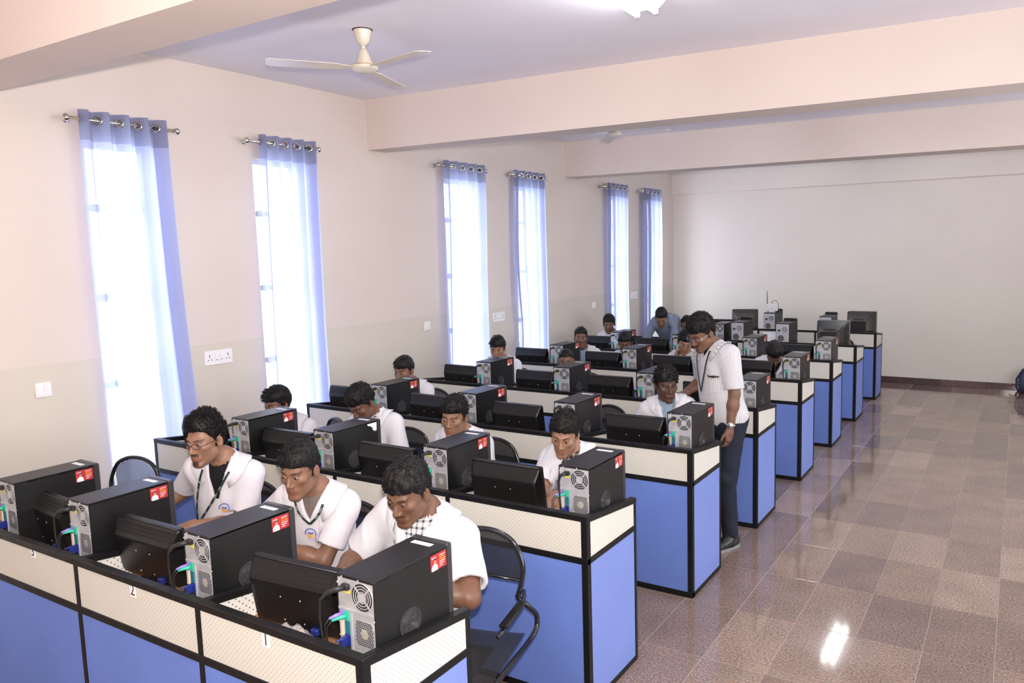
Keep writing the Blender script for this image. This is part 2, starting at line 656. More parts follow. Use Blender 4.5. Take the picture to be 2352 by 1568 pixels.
# floor: slab with single granite tiles
b = MB(); b.box((XW - WT, YB - .2, -.2), (XR + .2, YF + .2, -.0015), 0)
floor = b.build('floor', M_GROUT, kind='structure')
TX = [0.31 + 0.36 * k - (0.005 * k) for k in range(-12, 13)]
TY = [2.845 + 0.638 * k for k in range(-10, 15)]
cells = []
for i in range(len(TX) - 1):
    for j in range(len(TY) - 1):
        x0, x1, y0, y1 = TX[i], TX[i + 1], TY[j], TY[j + 1]
        y1 = min(y1, 11.02)
        if x1 < XW or x0 > XR or y1 < YB or y0 >= y1:
            continue
        x0, x1, y0 = max(x0, XW), min(x1, XR), max(y0, YB)
        cells.append((x0, y0, x1, y1))
single, rest = [], []
for c in cells:
    mxx, myy = (c[0] + c[2]) / 2, (c[1] + c[3]) / 2
    (single if (mxx > -0.45 and mxx < 3.2 and myy > 0.6) else rest).append(c)
single.sort(key=lambda c: c[1])
rest += single[285:]
single = single[:285]
tile_meshes = {}
for c in single:
    key = (round(c[2] - c[0], 3), round(c[3] - c[1], 3))
    if key not in tile_meshes:
        tb_ = MB()
        tb_.box((-key[0] / 2 + .0016, -key[1] / 2 + .0016, -.012), (key[0] / 2 - .0016, key[1] / 2 - .0016, 0), 0, bev=.0015)
        tile_meshes[key] = tb_.mesh('granite_tile', M_TILE)
    o = link('granite_tile', tile_meshes[key], floor)
    o.location = ((c[0] + c[2]) / 2, (c[1] + c[3]) / 2, 0)
b = MB()
for c in rest:
    b.box((c[0] + .0016, c[1] + .0016, -.012), (c[2] - .0016, c[3] - .0016, 0))
b.build('granite_tiles', M_TILE, floor, kind='stuff')
k = 0
x = XW
while x < XR - .05:
    x2 = min(x + .6, XR)
    tb_ = MB(); tb_.box((x + .0016, 11.0216, -.012), (x2 - .0016, YF, 0), 0, bev=.0015)
    tb_.build('border_tile', M_TILED, floor)
    x = x2
sk = MB(); sk.box((XW, YF - .006, 0), (XR, YF, .10), 0)
sko = sk.build('baseboard_far', M_GROUT, kind='structure')
x = -3.6
while x < XR - .1:
    x2 = min(x + .62, XR)
    tb_ = MB(); tb_.box((x + .001, YF - .02, 0), (x2 - .001, YF - .005, .102), 0, bev=.002)
    tb_.build('granite_skirting', M_SKIRT, sko)
    x = x2
sk = MB(); sk.box((XW, YB, 0), (XW + .018, YF - .02, .10), 0)
sk.build('baseboard_left', M_SKIRT, kind='structure')

# windows of the window wall
for k, (a, c) in enumerate(WINS):
    b = MB()
    xf0, xf1 = XW - .10, XW - .06
    fw = .045
    b.box((xf0, a, Z0W), (xf1, a + fw, Z1W)); b.box((xf0, c - fw, Z0W), (xf1, c, Z1W))
    for z in (Z0W, Z1W - fw):
        b.box((xf0, a + fw, z), (xf1, c - fw, z + fw))
    w = b.build('window_%d' % (k + 1), M_FRAMEW, kind='structure')
    zs = [Z0W + fw, 1.393, 2.028, 2.667, Z1W - fw]
    for z in zs[1:-1]:
        t_ = MB(); t_.box((xf0, a + fw, z - .02), (xf1, c - fw, z + .02)); t_.build('transom', M_FRAMEW, w)
        t_ = MB(); t_.box((xf1, a + .05, z - .028), (xf1 + .03, a + .10, z + .028), bev=.004); t_.build('window_catch', M_FRAMEW, w)
    for z0, z1 in zip(zs[:-1], zs[1:]):
        p = MB(); p.box((XW - .082, a + fw, z0 + .01), (XW - .078, c - fw, z1 - .01)); p.build('glass_pane', M_GLASS, w)
for k, (a, c) in enumerate(RWINS):
    b = MB()
    for y in (a, (a + c) / 2 - .02, c - .04):
        b.box((XR + .08, y, 1.0), (XR + .13, y + .04, 2.5))
    b.box((XR + .08, a, 1.0), (XR + .13, c, 1.04)); b.box((XR + .08, a, 2.46), (XR + .13, c, 2.5))
    b.build('window_%d' % (k + 7), M_FRAMEW, kind='structure')

# ------------------------------------------------------------------ curtains on their rods
CURT = [  # y of the near edge, far edge at the top; at the bottom; rod from, to; label bits
    (1.24, 1.86, 1.27, 1.98, 1.17, 1.93, 'first along the wall, beside the empty chair'),
    (2.66, 3.26, 2.58, 3.28, 2.56, 3.29, 'second along the wall, showing a bright gap'),
    (5.05, 5.80, 4.98, 5.80, 4.97, 5.82, 'third along the wall, just past the beam'),
    (6.42, 7.13, 6.30, 7.10, 6.36, 7.16, 'fourth along the wall, pinched in low down'),
    (8.94, 9.62, 8.92, 9.60, 8.82, 9.66, 'fifth along the wall, past the second beam'),
    (10.26, 10.95, 10.20, 11.02, 10.16, 11.0, 'last along the wall, beside the far corner')]
ZROD = 3.255
XROD = XW + .095
for k, (ya, yb2, ba, bb_, ra, rb_, where) in enumerate(CURT):
    rod = thing('curtain_rod', 'steel rod of the blue curtain ' + where, 'curtain rod', (XROD, ra, ZROD), group='steel curtain rods')
    p = MB(); p.tube([(0, 0, 0), (0, rb_ - ra, 0)], .0125, 12); p.build('rod', M_CHROME, rod)
    for y in (-.012, rb_ - ra + .012):
        p = MB(); p.lathe([(0, -.028), (.016, -.022), (.026, 0), (.016, .022), (0, .028)], 14, Matrix.Translation((0, y, 0))); p.build('finial', M_CHROME, rod)
    for y in (.035, rb_ - ra - .035):
        p = MB(); p.tube([(0, y, 0), (-.095, y, 0)], .008, 8); p.lathe([(.022, 0), (.022, .006)], 14, Matrix.Translation((-.095, y, 0)) @ Matrix.Rotation(PI / 2, 4, 'Y')); p.build('wall_bracket', M_CHROME, rod)
    # cloth: a grid with eyelet folds weaving round the rod
    nu, nv = 97, 60
    ztop, zbot = ZROD + .062, 0.34
    vs, uvs = [], []
    rr = random.Random(k)
    ph = [rr.uniform(0, 6.28) for _ in range(4)]
    for j in range(nv):
        q = j / (nv - 1)
        z = ztop + (zbot - ztop) * q
        A = .040 * (1 - .35 * q) + .004
        y0 = ya + (ba - ya) * q ** 1.2
        y1 = yb2 + (bb_ - yb2) * q ** 1.2
        if k == 3:
            s_ = math.exp(-((q - .72) / .2) ** 2) * .10
            y0 += s_
        for i in range(nu):
            u = i / (nu - 1)
            cyc = 4.5 * 2 * PI * u
            w = math.sin(cyc)
            w = math.copysign(abs(w) ** .75, w)
            yy = y0 + (y1 - y0) * (u + .012 * math.sin(cyc * 2 + ph[0]) + .02 * q * math.sin(5 * u + ph[1] + 3 * q))
            xx = A * w + .012 * q * math.sin(9 * u + ph[2] + 4 * q) + .006 * math.sin(7 * q + ph[3])
            vs.append((XROD + max(xx, -.068), yy, z))
            uvs.append((u, (z - zbot) / 1.25))
    fs = [(j * nu + i, j * nu + i + 1, (j + 1) * nu + i + 1, (j + 1) * nu + i) for j in range(nv - 1) for i in range(nu - 1)]
    me = bpy.data.meshes.new('curtain')
    me.from_pydata(vs, [], fs)
    me.materials.append(M_CURT)
    uvl = me.uv_layers.new(name='UVMap')
    li = np.zeros(len(me.loops), dtype=np.int32)
    me.loops.foreach_get('vertex_index', li)
    uvl.data.foreach_set('uv', np.array(uvs, dtype=np.float32)[li].ravel())
    me.polygons.foreach_set('use_smooth', [True] * len(me.polygons))
    cu = link('curtain', me)
    tag(cu, 'sheer blue eyelet curtain ' + where, 'curtain', 'blue eyelet curtains')
    jr = min(range(nv), key=lambda j_: abs(vs[j_ * nu][2] - ZROD))
    for e in range(5):
        i = int(round((e / 4.5 if e else .03) * (nu - 1)))
        q0, q1, qc = [Vector(vs[jr * nu + max(0, i + d_)]) for d_ in (-2, 2, 0)]
        tg = (q1 - q0)
        tg.z = 0
        tg.normalize()
        if tg.x < 0:
            tg = -tg
        tg = (tg * .8 + Vector((.62, .78, 0)) * .5).normalized()
        nn = Vector((tg.y, -tg.x, 0))
        c0_ = Vector((XROD, qc.y, ZROD)) + nn * .010
        p = MB()
        p.tube([c0_ + tg * (math.cos(a_) * .027) + Vector((0, 0, math.sin(a_) * .027)) for a_ in np.linspace(0, 2 * PI, 19)[:-1]], .0085, 8, closed=True)
        p.build('eyelet', M_CHROME, cu)

# ------------------------------------------------------------------ sockets and switches on the window wall
def wall_plate(y, z, w, h, label, kindp, cat):
    o = thing('socket_plate' if kindp == 'socket' else 'switch_plate', label, cat, (XW, y, z), group='white plates on the window wall')
    p = MB(); p.box((0, -w / 2, -h / 2), (.014, w / 2, h / 2), 0, bev=.004); p.build('cover_plate', M_WHITEPL, o)
    if kindp == 'socket':
        for s in (-1, 1):
            p = MB()
            cyy = s * w * .33
            for dy, dz in ((0, .022), (0, .010), (-.014, -.016), (.014, -.016)):
                p.lathe([(.0045, 0), (.0045, .002)], 8, Matrix.Translation((.0135, cyy + dy, dz)) @ Matrix.Rotation(PI / 2, 4, 'Y'))
            p.build('socket_holes', M_VOID, o)
            p = MB(); p.box((.012, s * w * .09 - .018, -.026), (.019, s * w * .09 + .018, .026), 0, bev=.003); sw = p.build('rocker_switch', M_WHITEPL, o)
            p = MB(); p.box((.0185, s * w * .09 - .004, -.021), (.0198, s * w * .09 + .004, -.015)); p.build('switch_mark', M_VOID, sw)
    else:
        n = 2 if kindp == 'double' else 1
        for i in range(n):
            c = (i - (n - 1) / 2) * w * .45
            p = MB(); p.box((.012, c - w * .40 / n, -h * .38), (.018, c + w * .40 / n, h * .38), 0, bev=.002); p.build('blank_module', M_WHITEPL, o)


wall_plate(0.898, 1.44, .10, .10, 'square white double switch plate low on the wall left of the nearest curtain', 'double', 'switch')
wall_plate(2.208, 1.49, .25, .118, 'long white socket plate between the two nearest curtains', 'socket', 'socket')
wall_plate(4.77, 1.497, .10, .10, 'small white blank plate on the wall just before the third curtain', 'single', 'switch')
wall_plate(6.12, 1.48, .25, .118, 'long white socket plate between the third and fourth curtains', 'socket', 'socket')
wall_plate(8.608, 1.445, .10, .10, 'small white blank plate on the wall just before the fifth curtain', 'single', 'switch')
wall_plate(10.03, 1.51, .25, .118, 'long white socket plate between the fifth and last curtains', 'socket', 'socket')

# ------------------------------------------------------------------ ceiling fans and tube lights
def ceiling_fan(loc, rz, label):
    f = thing('ceiling_fan', label, 'fan', loc, rz, 'ivory ceiling fans')
    p = MB(); p.lathe([(.062, 0), (.060, -.012), (.050, -.05), (.044, -.075), (.030, -.095), (.017, -.105)], 28); p.build('canopy', M_IVORY, f)
    p = MB(); p.lathe([(.070, .001), (.066, -.004)], 28); p.build('ceiling_gap_ring', M_VOID, f)
    p = MB(); p.lathe([(.0135, -.08), (.0135, -.16)], 16); p.build('downrod', M_IVORY, f)
    p = MB(); p.lathe([(.018, -.125), (.024, -.135), (.038, -.165), (.052, -.205), (.060, -.225), (.062, -.232), (.066, -.236), (.088, -.240), (.094, -.247), (.094, -.256), (.078, -.266), (.070, -.271), (.052, -.280), (0, -.284)], 36)
    mo = p.build('motor_housing', M_IVORY, f)
    p = MB(); p.lathe([(.0625, -.229), (.0645, -.231), (.0645, -.234), (.0625, -.236)], 36); p.build('gold_band', M_GOLD, mo)
    for i in range(3):
        p = MB()
        Mr = Matrix.Rotation(i * 2 * PI / 3, 4, 'Z')
        p.poly([(.07, -.02), (.14, -.032), (.18, -.055), (.60, -.066), (.625, -.05), (.63, .05), (.61, .062), (.18, .05), (.14, .03), (.07, .02)], .004,
               Mr @ Matrix.Translation((0, 0, -.252)) @ Matrix.Rotation(.14, 4, 'X'))
        p.build('fan_blade', M_IVORY, f)


ceiling_fan((-2.14, 2.29, ZC), 1.95, 'ivory three-bladed ceiling fan under the ceiling before the first beam')
ceiling_fan((-2.17, 6.08, ZC), 0.15, 'ivory ceiling fan half hidden behind the first beam')


def tube_light(loc, label, watts, on=True):
    o = thing('fluorescent_light', label, 'ceiling light', loc, 0, 'twin tube ceiling lights')
    p = MB()
    prof = [(-.125, 0), (-.125, -.02), (-.085, -.055), (.085, -.055), (.125, -.02), (.125, 0)]
    p.loft([[(x, y, z) for x, z in prof] for y in (-.60, .60)], 0)
    p.build('housing', M_WHITEPL, o)
    for s in (-1, 1):
        p = MB(); p.lathe([(.017, -.585), (.017, .585)], 12, Matrix.Translation((s * .062, 0, -.073)) @ Matrix.Rotation(PI / 2, 4, 'X')); p.build('tube', M_LAMP, o)
        for y in (-.592, .592):
            p = MB(); p.box((s * .062 - .016, y - .008, -.09), (s * .062 + .016, y + .008, -.05), 0, bev=.003); p.build('lamp_holder', M_WHITEPL, o)


tube_light((-.28, 2.25, ZC), 'lit twin tube ceiling light before the first beam, beside the fan', 40)
tube_light((-.36, 6.10, ZC), 'lit twin tube ceiling light between the first and second beams', 40)
tube_light((-.44, 9.75, ZC), 'lit twin tube ceiling light between the second beam and the far wall', 40)
tube_light((-.30, -1.7, ZC), 'lit twin tube ceiling light behind the nearest beam', 40)
for y, lab in ((2.25, 'first'), (6.10, 'second'), (9.75, 'third')):  # unseen fixtures, added to brighten the far wall and the row ends
    tube_light((3.05, y, ZC), 'added unseen twin tube light on the aisle side, %s bay from the camera' % lab, 40)

# ------------------------------------------------------------------ desk rows
YR = [0.0, 1.474, 2.860, 4.275, 5.708, 7.122, 8.563, 10.130]
XB = [0.0, -0.873, -1.747, -2.655, -3.616]
DD, HR, HD, FT = 0.552, 1.0, 0.935, 0.035
ZM0, ZM1 = 0.752, 0.785
ZDESK = 0.85
ROWN = ['nearest', 'second', 'third', 'fourth', 'fifth', 'sixth', 'seventh', 'farthest']
MODN = ['at the aisle end', 'second from the aisle', 'third from the aisle', 'at the window end']


def rail_top(y):
    return HR + (HD - HR) * y / DD


def face_text(x, z, y=-.0012):
    return Matrix(((1, 0, 0, x), (0, 0, -1, y), (0, 1, 0, z), (0, 0, 0, 1)))


for r, y in enumerate(YR):
    row = thing('desk_row', 'blue and cream partitioned desk row with black frame, %s from the camera' % (ROWN[r] + (' row' if r else ' row')), 'desk', (0, y, 0), 0, 'partitioned desk rows')
    # black frame members
    for i, x in enumerate(XB):
        w = .036 if i in (0,) else .030
        x0 = x - w if i == 0 else (x if i == 4 else x - w / 2)
        p = MB(); p.box((x0, 0, 0), (x0 + w, FT, HR - .002), 0, bev=.002); p.build('front_post', M_BLACK, row)
    p = MB(); p.box((XB[4], -.002, HR - .030), (0.002, FT, HR), 0, bev=.003); p.build('top_rail', M_BLACK, row)
    p = MB(); p.box((XB[4], -.001, ZM0), (0.0, FT - .004, ZM1), 0, bev=.002); p.build('middle_rail', M_BLACK, row)
    p = MB(); p.box((XB[4], -.001, 0), (0.0, FT, .038), 0, bev=.002); p.build('bottom_rail', M_BLACK, row)
    for j in range(4):
        xa, xb = XB[j + 1] + .012, XB[j] - (.034 if j == 0 else .012)
        p = MB(); p.box((xa, .004, ZM1 - .004), (xb, .030, HR - .028)); p.build('perforated_panel', M_PERF, row)
        p = MB(); p.box((xa, .004, .030), (xb, .030, ZM0 + .004)); p.build('fabric_panel', M_BLUE, row)
        p = MB(); p.box((XB[j + 1] + .018, FT, ZDESK - .025), (XB[j] - .018 - (.02 if j == 0 else 0), DD - .005, ZDESK), 0, bev=.002); p.build('worktop', M_TOP, row)
    # end panels
    for s, x in ((0, 0.0), (1, XB[4])):
        xi = x - .034 if s == 0 else x
        xo = xi + .034
        p = MB(); p.box((xi, DD - .026, 0), (xo, DD, HD), 0, bev=.002); p.build('rear_post', M_BLACK, row)
        p = MB()
        p.hexa([(xx, yy, rail_top(yy) - dz) for xx in (xi, xo + .001) for yy in (FT - .004, DD) for dz in (.030, 0)])
        p.build('side_top_rail', M_BLACK, row)
        p = MB(); p.box((xi, FT, ZM0), (xo, DD - .02, ZM1), 0, bev=.002); p.build('side_middle_rail', M_BLACK, row)
        p = MB(); p.box((xi, FT, 0), (xo, DD - .02, .030), 0, bev=.002); p.build('side_bottom_rail', M_BLACK, row)
        a, c = xi + .006, xo - .004
        p = MB()
        p.hexa([(xx, yy, zz) for xx in (a, c) for yy in (FT - .004, DD - .022) for zz in (ZM1 - .003, rail_top(yy) - .026)])
        p.build('side_perforated_panel', M_PERF, row)
        p = MB(); p.box((a, FT - .004, .026), (c, DD - .022, ZM0 + .003)); p.build('side_fabric_panel', M_BLUE2, row)
    for j in (1, 2, 3):
        x = XB[j]
        p = MB()
        p.hexa([(xx, yy, zz) for xx in (x - .010, x + .010) for yy in (FT, DD - .02) for zz in (.05, rail_top(yy) - .020)])
        dv = p.build('divider', M_PERF2, row)
        p = MB()
        p.hexa([(xx, yy, rail_top(yy) - dz) for xx in (x - .018, x + .018) for yy in (FT - .002, DD) for dz in (.028, .001)])
        p.build('divider_rail', M_BLACK, dv)
        p = MB(); p.box((x - .016, DD - .026, 0), (x + .016, DD, HD - .02), 0, bev=.002); p.build('divider_post', M_BLACK, dv)
    if r == 0:
        for n, x, z in (('1', -.480, .946), ('2', -1.309, .95), ('3', -2.119, .962)):
            p = MB()
            p.box((x - .019, .0018, z - .028), (x + .019, .0042, z + .028), 0)
            text_mesh(n, .068, p, face_text(x, z, .0014), 1)
            p.build('number_sticker', [M_PAPER, M_INK], row, label='black numeral %s on a small paper sticker' % n)

# ------------------------------------------------------------------ computer towers
TW, TH, TDp = 0.178, 0.360, 0.405


def disc(mb, cx, cz, r, y, th, mat, n=24):
    mb.lathe([(r, 0), (r, th)], n, Matrix.Translation((cx, y, cz)) @ Matrix.Rotation(PI / 2, 4, 'X'), mat, False)


def flat_ring(mb, cx, cz, r0, r1, y, th, mat, n=28):
    Mx = Matrix.Translation((cx, y, cz)) @ Matrix.Rotation(PI / 2, 4, 'X')
    vs, fs = [], []
    for j in range(n):
        a = 2 * PI * j / n
        for rr_, h in ((r0, 0), (r1, 0), (r1, th), (r0, th)):
            vs.append(tuple(Mx @ Vector((rr_ * math.cos(a), rr_ * math.sin(a), h))))
    for j in range(n):
        k2 = (j + 1) % n
        for q in range(4):
            fs.append((j * 4 + q, k2 * 4 + q, k2 * 4 + (q + 1) % 4, j * 4 + (q + 1) % 4))
    mb.add(vs, fs, mat)


def spokes(mb, cx, cz, r0, r1, y, th, w, angs, mat):
    for a in angs:
        Mx = Matrix.Translation((cx, y, cz)) @ Matrix.Rotation(-a, 4, 'Y')
        mb.box((r0, -th, -w / 2), (r1, 0, w / 2), mat, Mx)


def make_tower(label, cable, sticker=True, torn=False):
    t_ = thing('computer_tower', label, 'computer', (0, 0, 0), 0, 'black computer towers on the desks')
    hw = TW / 2
    # shell: top, sides, bottom, with an open rear
    p = MB()
    p.box((-hw, 0, TH - .012), (hw, TDp - .03, TH), bev=.003)
    p.box((-hw, .001, 0.004), (-hw + .004, TDp - .03, TH - .004))
    p.box((hw - .004, .001, 0.004), (hw, TDp - .03, TH - .004))
    p.box((-hw, .001, 0), (hw, TDp - .03, .006))
    p.box((-hw + .004, .02, .006), (hw - .004, TDp - .03, TH - .012))
    p.build('case', M_CASE, t_)
    p = MB(); p.box((-hw - .001, TDp - .032, -.002), (hw + .001, TDp, TH + .002), 0, bev=.006); p.build('front_bezel', M_BEZEL, t_)
    # rear steel plate
    p = MB()
    p.box((-hw + .005, .003, .006), (hw - .005, .012, TH - .012))
    p.box((-hw + .005, -.0005, .234), (hw - .005, .004, .241))
    p.box((-hw + .062, .000, .092), (-hw + .066, .004, .234))
    p.box((-hw + .062, .000, .092), (hw - .006, .004, .095))
    for i in range(3):
        p.box((-hw + .012, .0005, .012 + i * .020), (hw - .05, .004, .025 + i * .020))
    rp = p.build('rear_plate', M_SILVER, t_)
    # power supply grille
    cx, cz = hw - .058, .295
    p = MB()
    disc(p, cx, cz, .050, .003, .0008, 1)
    for r0, r1 in ((.0485, .0515), (.0385, .0415), (.0285, .0315), (.0185, .0215)):
        flat_ring(p, cx, cz, r0, r1, .003, .0022, 0)
    disc(p, cx, cz, .0165, .003, .0026, 0, 16)
    spokes(p, cx, cz, .015, .050, .003, .0024, .006, [PI / 4 + i * PI / 2 for i in range(4)], 0)
    p.build('fan_grille', [M_SILVER, M_VOID], rp)
    # honeycomb vent
    cx, cz = hw - .054, .166
    p = MB()
    def octo(r, c):
        return [(-r + c, -r), (r - c, -r), (r, -r + c), (r, r - c), (r - c, r), (-r + c, r), (-r, r - c), (-r, -r + c)]
    p.poly(octo(.046, .014), .0012, Matrix.Translation((cx, .003, cz)) @ Matrix.Rotation(PI / 2, 4, 'X'), 0)
    pit = .0078
    for iz in range(-6, 7):
        for ix in range(-6, 7):
            hx, hz = (ix + (.5 if iz % 2 else 0)) * pit, iz * pit * .87
            if max(abs(hx), abs(hz)) > .0425 or abs(hx) + abs(hz) > .072:
                continue
            rr_ = math.hypot(hx, hz)
            vs = [(cx + hx + .0031 * math.cos(a * PI / 3 + PI / 6), .0014, cz + hz + .0031 * math.sin(a * PI / 3 + PI / 6)) for a in range(6)]
            p.add(vs, [tuple(range(6))], 2 if rr_ < .017 else 1)
    p.build('honeycomb_vent', [M_SILVER, M_VOID, M_HUB], rp)
    # input and output ports
    xa = -hw + .010
    p = MB(); p.box((xa, .0015, .084), (xa + .046, .004, .233)); io = p.build('port_plate', M_SILVER, rp)
    def port(x0, z0, x1, z1, mat, name, dy=.004):
        q = MB(); q.box((xa + x0, .0015 - dy, z0 + .018), (xa + x1, .003, z1 + .018), 0, bev=.0012)
        return q.build(name, mat, t_)
    port(.022, .180, .046, .214, M_GREEN, 'mouse_port')
    port(.002, .182, .018, .214, M_PURPLE, 'keyboard_port')
    port(.024, .132, .046, .180, M_TEAL, 'serial_port')
    port(.003, .122, .017, .178, M_PORT, 'parallel_port', .007)
    port(.022, .090, .046, .131, M_VGA, 'video_port')
    port(.003, .068, .046, .089, M_VOID, 'network_port')
    port(.003, .060, .017, .067, M_PINK, 'audio_port')
    port(.018, .060, .031, .067, M_LIME, 'audio_port')
    port(.032, .060, .046, .067, M_SKY, 'audio_port')
    # plugs and cables
    p = MB()
    px_, pz_ = -hw + .050, .322
    p.box((px_ - .016, -.014, pz_ - .011), (px_ + .016, .004, pz_ + .011), 0, bev=.004)
    if cable == 'bent':
        path = [(px_ - .002, -.010, pz_), (px_ - .02, -.030, pz_ - .004), (px_ - .045, -.044, pz_ - .014), (px_ - .075, -.050, pz_ - .045), (px_ - .085, -.048, pz_ - .12), (px_ - .083, -.042, pz_ - .20), (px_ - .06, -.035, pz_ - .30)]
        p.tube(path, [.0105, .0100, .0085, .0050, .0045, .0045, .0045], 8)
    else:
        path = [(px_ + .004, -.008, pz_), (px_ - .012, -.024, pz_ - .002), (px_ - .026, -.030, pz_ - .012), (px_ - .032, -.031, pz_ - .045), (px_ - .029, -.030, pz_ - .12), (px_ - .022, -.026, pz_ - .21), (px_ - .004, -.018, pz_ - .31)]
        p.tube(path, [.0100, .0100, .0085, .0050, .0042, .0042, .0042], 8)
    p.build('power_cable', M_CABLE, t_)
    p = MB(); p.box((px_ - .012, .0012, pz_ - .026), (px_ + .012, .003, pz_ - .015)); p.build('warning_label', M_YELLOW, rp)
    for nm, mat, x, z, dx in (('mouse_plug', M_GREEN, .030, .214, -.030), ('keyboard_plug', M_PURPLE, .008, .217, -.022)):
        p = MB()
        p.tube([(xa + x, -.002, z), (xa + x + dx * .4, -.018, z - .002), (xa + x + dx, -.036, z - .009)], [.0075, .0068, .0048], 8, 0)
        p.tube([(xa + x + dx, -.036, z - .009), (xa + x + dx * 1.5, -.046, z - .030), (xa + x + dx * 1.6, -.044, z - .08), (xa + x + dx * 1.2, -.034, z - .15)], .0022, 6, 1)
        p.build(nm, [mat, M_CABLE], t_)
    p = MB()
    p.box((xa + .026, -.034, .110), (xa + .040, .002, .147), 0, bev=.003)
    for z in (.114, .142):
        p.tube([(xa + .033, -.006, z), (xa + .030, -.050, z)], .0034, 6, 0)
    p.tube([(xa + .033, -.034, .128), (xa + .026, -.052, .120), (xa + .006, -.062, .090), (xa - .004, -.058, .03)], .0042, 6, 1)
    p.build('video_plug', [M_VGA, M_CABLE], t_)
    p = MB()
    for x, z in ((-hw + .028, TH - .007), (.018, TH - .007), (hw - .010, TH - .03), (hw - .004, .222), (-hw + .007, .19), (-hw + .007, .14), (-hw + .007, TH - .03), (hw - .012, .192), (hw - .012, .098)):
        disc(p, x, z, .0034, .001, .0025, 0, 8)
    p.build('screw_heads', M_SCREW, rp, kind='stuff')
    # side vent on the aisle side
    p = MB()
    Mx = Matrix.Translation((hw, .165, .150)) @ Matrix.Rotation(PI / 2, 4, 'Y')
    p.lathe([(.054, 0), (.054, .0035), (.048, .0035), (.047, .001)], 28, Mx, 0, False)
    for r0 in (.040, .033, .026, .019, .012):
        p.tube([Mx @ Vector((r0 * math.cos(a), r0 * math.sin(a), .001)) for a in np.linspace(0, 2 * PI, 21)[:-1]], .0016, 5, 0, closed=True)
    for a in (0.5, 2.2, 3.9, 5.3):
        p.tube([Mx @ Vector((.006 * math.cos(a), .006 * math.sin(a), .002)), Mx @ Vector((.044 * math.cos(a), .044 * math.sin(a), .002))], .0018, 5)
    p.build('side_vent', M_BEZEL, t_)
    p = MB(); p.box((-.050, TDp - .075, TH), (.045, TDp - .050, TH + .0008)); p.build('top_label', M_PAPER, t_)
    if torn:
        p = MB()
        p.poly([(0, .0), (.082, .0), (.080, -.052), (.070, -.058), (.064, -.050), (.055, -.055), (.050, -.046), (.044, -.040), (.046, -.030), (.036, -.026), (.028, -.016), (.012, -.014), (.004, -.008)], .001,
               Matrix(((0, 0, 1, hw), (1, 0, 0, .284), (0, 1, 0, TH - .012), (0, 0, 0, 1))))
        p.build('torn_sticker', M_PAPER, t_, label='white remnant of a torn sticker')
    elif sticker:
        y0, z0 = .283, TH - .074
        Ms = Matrix(((0, 0, 1, hw), (1, 0, 0, y0), (0, 1, 0, z0), (0, 0, 0, 1)))
        p = MB()
        p.poly([(0, 0), (.086, 0), (.086, .060), (0, .060)], .0006, Ms, 0)
        Mt = Ms @ Matrix.Translation((0, 0, .0008))
        text_mesh('acer', .014, p, Mt @ Matrix.Translation((.017, .050, 0)), 1)
        p.poly([(.006, 0), (.004, .012), (.010, .022), (.018, .026), (.027, .026), (.035, .020), (.038, .006), (.037, 0)], .0002, Mt, 1)
        p.poly([(.018 + .0065 * math.cos(a), .034 + .0085 * math.sin(a)) for a in np.linspace(0, 2 * PI, 13)[:-1]], .0004, Mt @ Matrix.Translation((.005, 0, 0)), 2)
        p.poly([(.017, .036), (.017, .042), (.021, .046), (.027, .045), (.030, .040), (.029, .035), (.026, .040), (.020, .040)], .0006, Mt, 3)
        for i, (w, mm) in enumerate(((.030, 1), (.026, 4), (.032, 4), (.030, 1), (.026, 1), (.018, 1))):
            zz = .050 - i * .0080
            p.box((.048, zz - .0013, 0), (.048 + w, zz + .0013, .0004), mm, Mt)
        p.build('sticker', [M_RED, M_PAPER, M_SSKIN, M_INK, M_STXT], t_, label='red advertising sticker with a figure in white')
    return t_


TWX = {0: [-.038, -.912, -1.792, -2.47], 1: [-.038, -.945, -1.85, -2.66], 2: [-.038, -.922, -1.806, -2.74], 3: [-.038, -.94, -1.803, -2.712],
       4: [-.038, -.91, -1.80, -2.735], 5: [-.038, -.892, -1.80, -2.68]}
TWEXTRA = {(0, 3): 'black computer tower at the window end of the nearest row, cut by the frame edge',
           (1, 2): 'black computer tower with a torn white sticker on its side, second desk row'}
prot = {}
for r in range(6):
    for j in range(4):
        cab = 'bent' if (r == 0 or (r == 1 and j > 1)) else 'down'
        torn = (r, j) == (1, 2)
        lab = 'black computer tower %s, on the %s desk row' % (MODN[j], ROWN[r])
        if (r, j) in TWEXTRA:
            lab = TWEXTRA[(r, j)]
        key = (cab, torn)
        pos = (TWX[r][j] - TW / 2, YR[r] + .100, ZDESK)
        rz_ = math.radians(random.uniform(-1.0, 1.0))
        if key not in prot:
            prot[key] = make_tower(lab, cab, True, torn)
            prot[key].location = pos
            prot[key].rotation_euler = (0, 0, rz_)
        else:
            dup(prot[key], lab, pos, rz_)
dup(prot[('down', False)], 'black computer tower third from the aisle, on the seventh desk row', (-1.80 - TW / 2, YR[6] + .1, ZDESK), 0)


M_GRILLE = dotted('grey_vent_mesh', (0.16, 0.16, 0.165), (0.03, 0.03, 0.03), 0.006, 0.25)


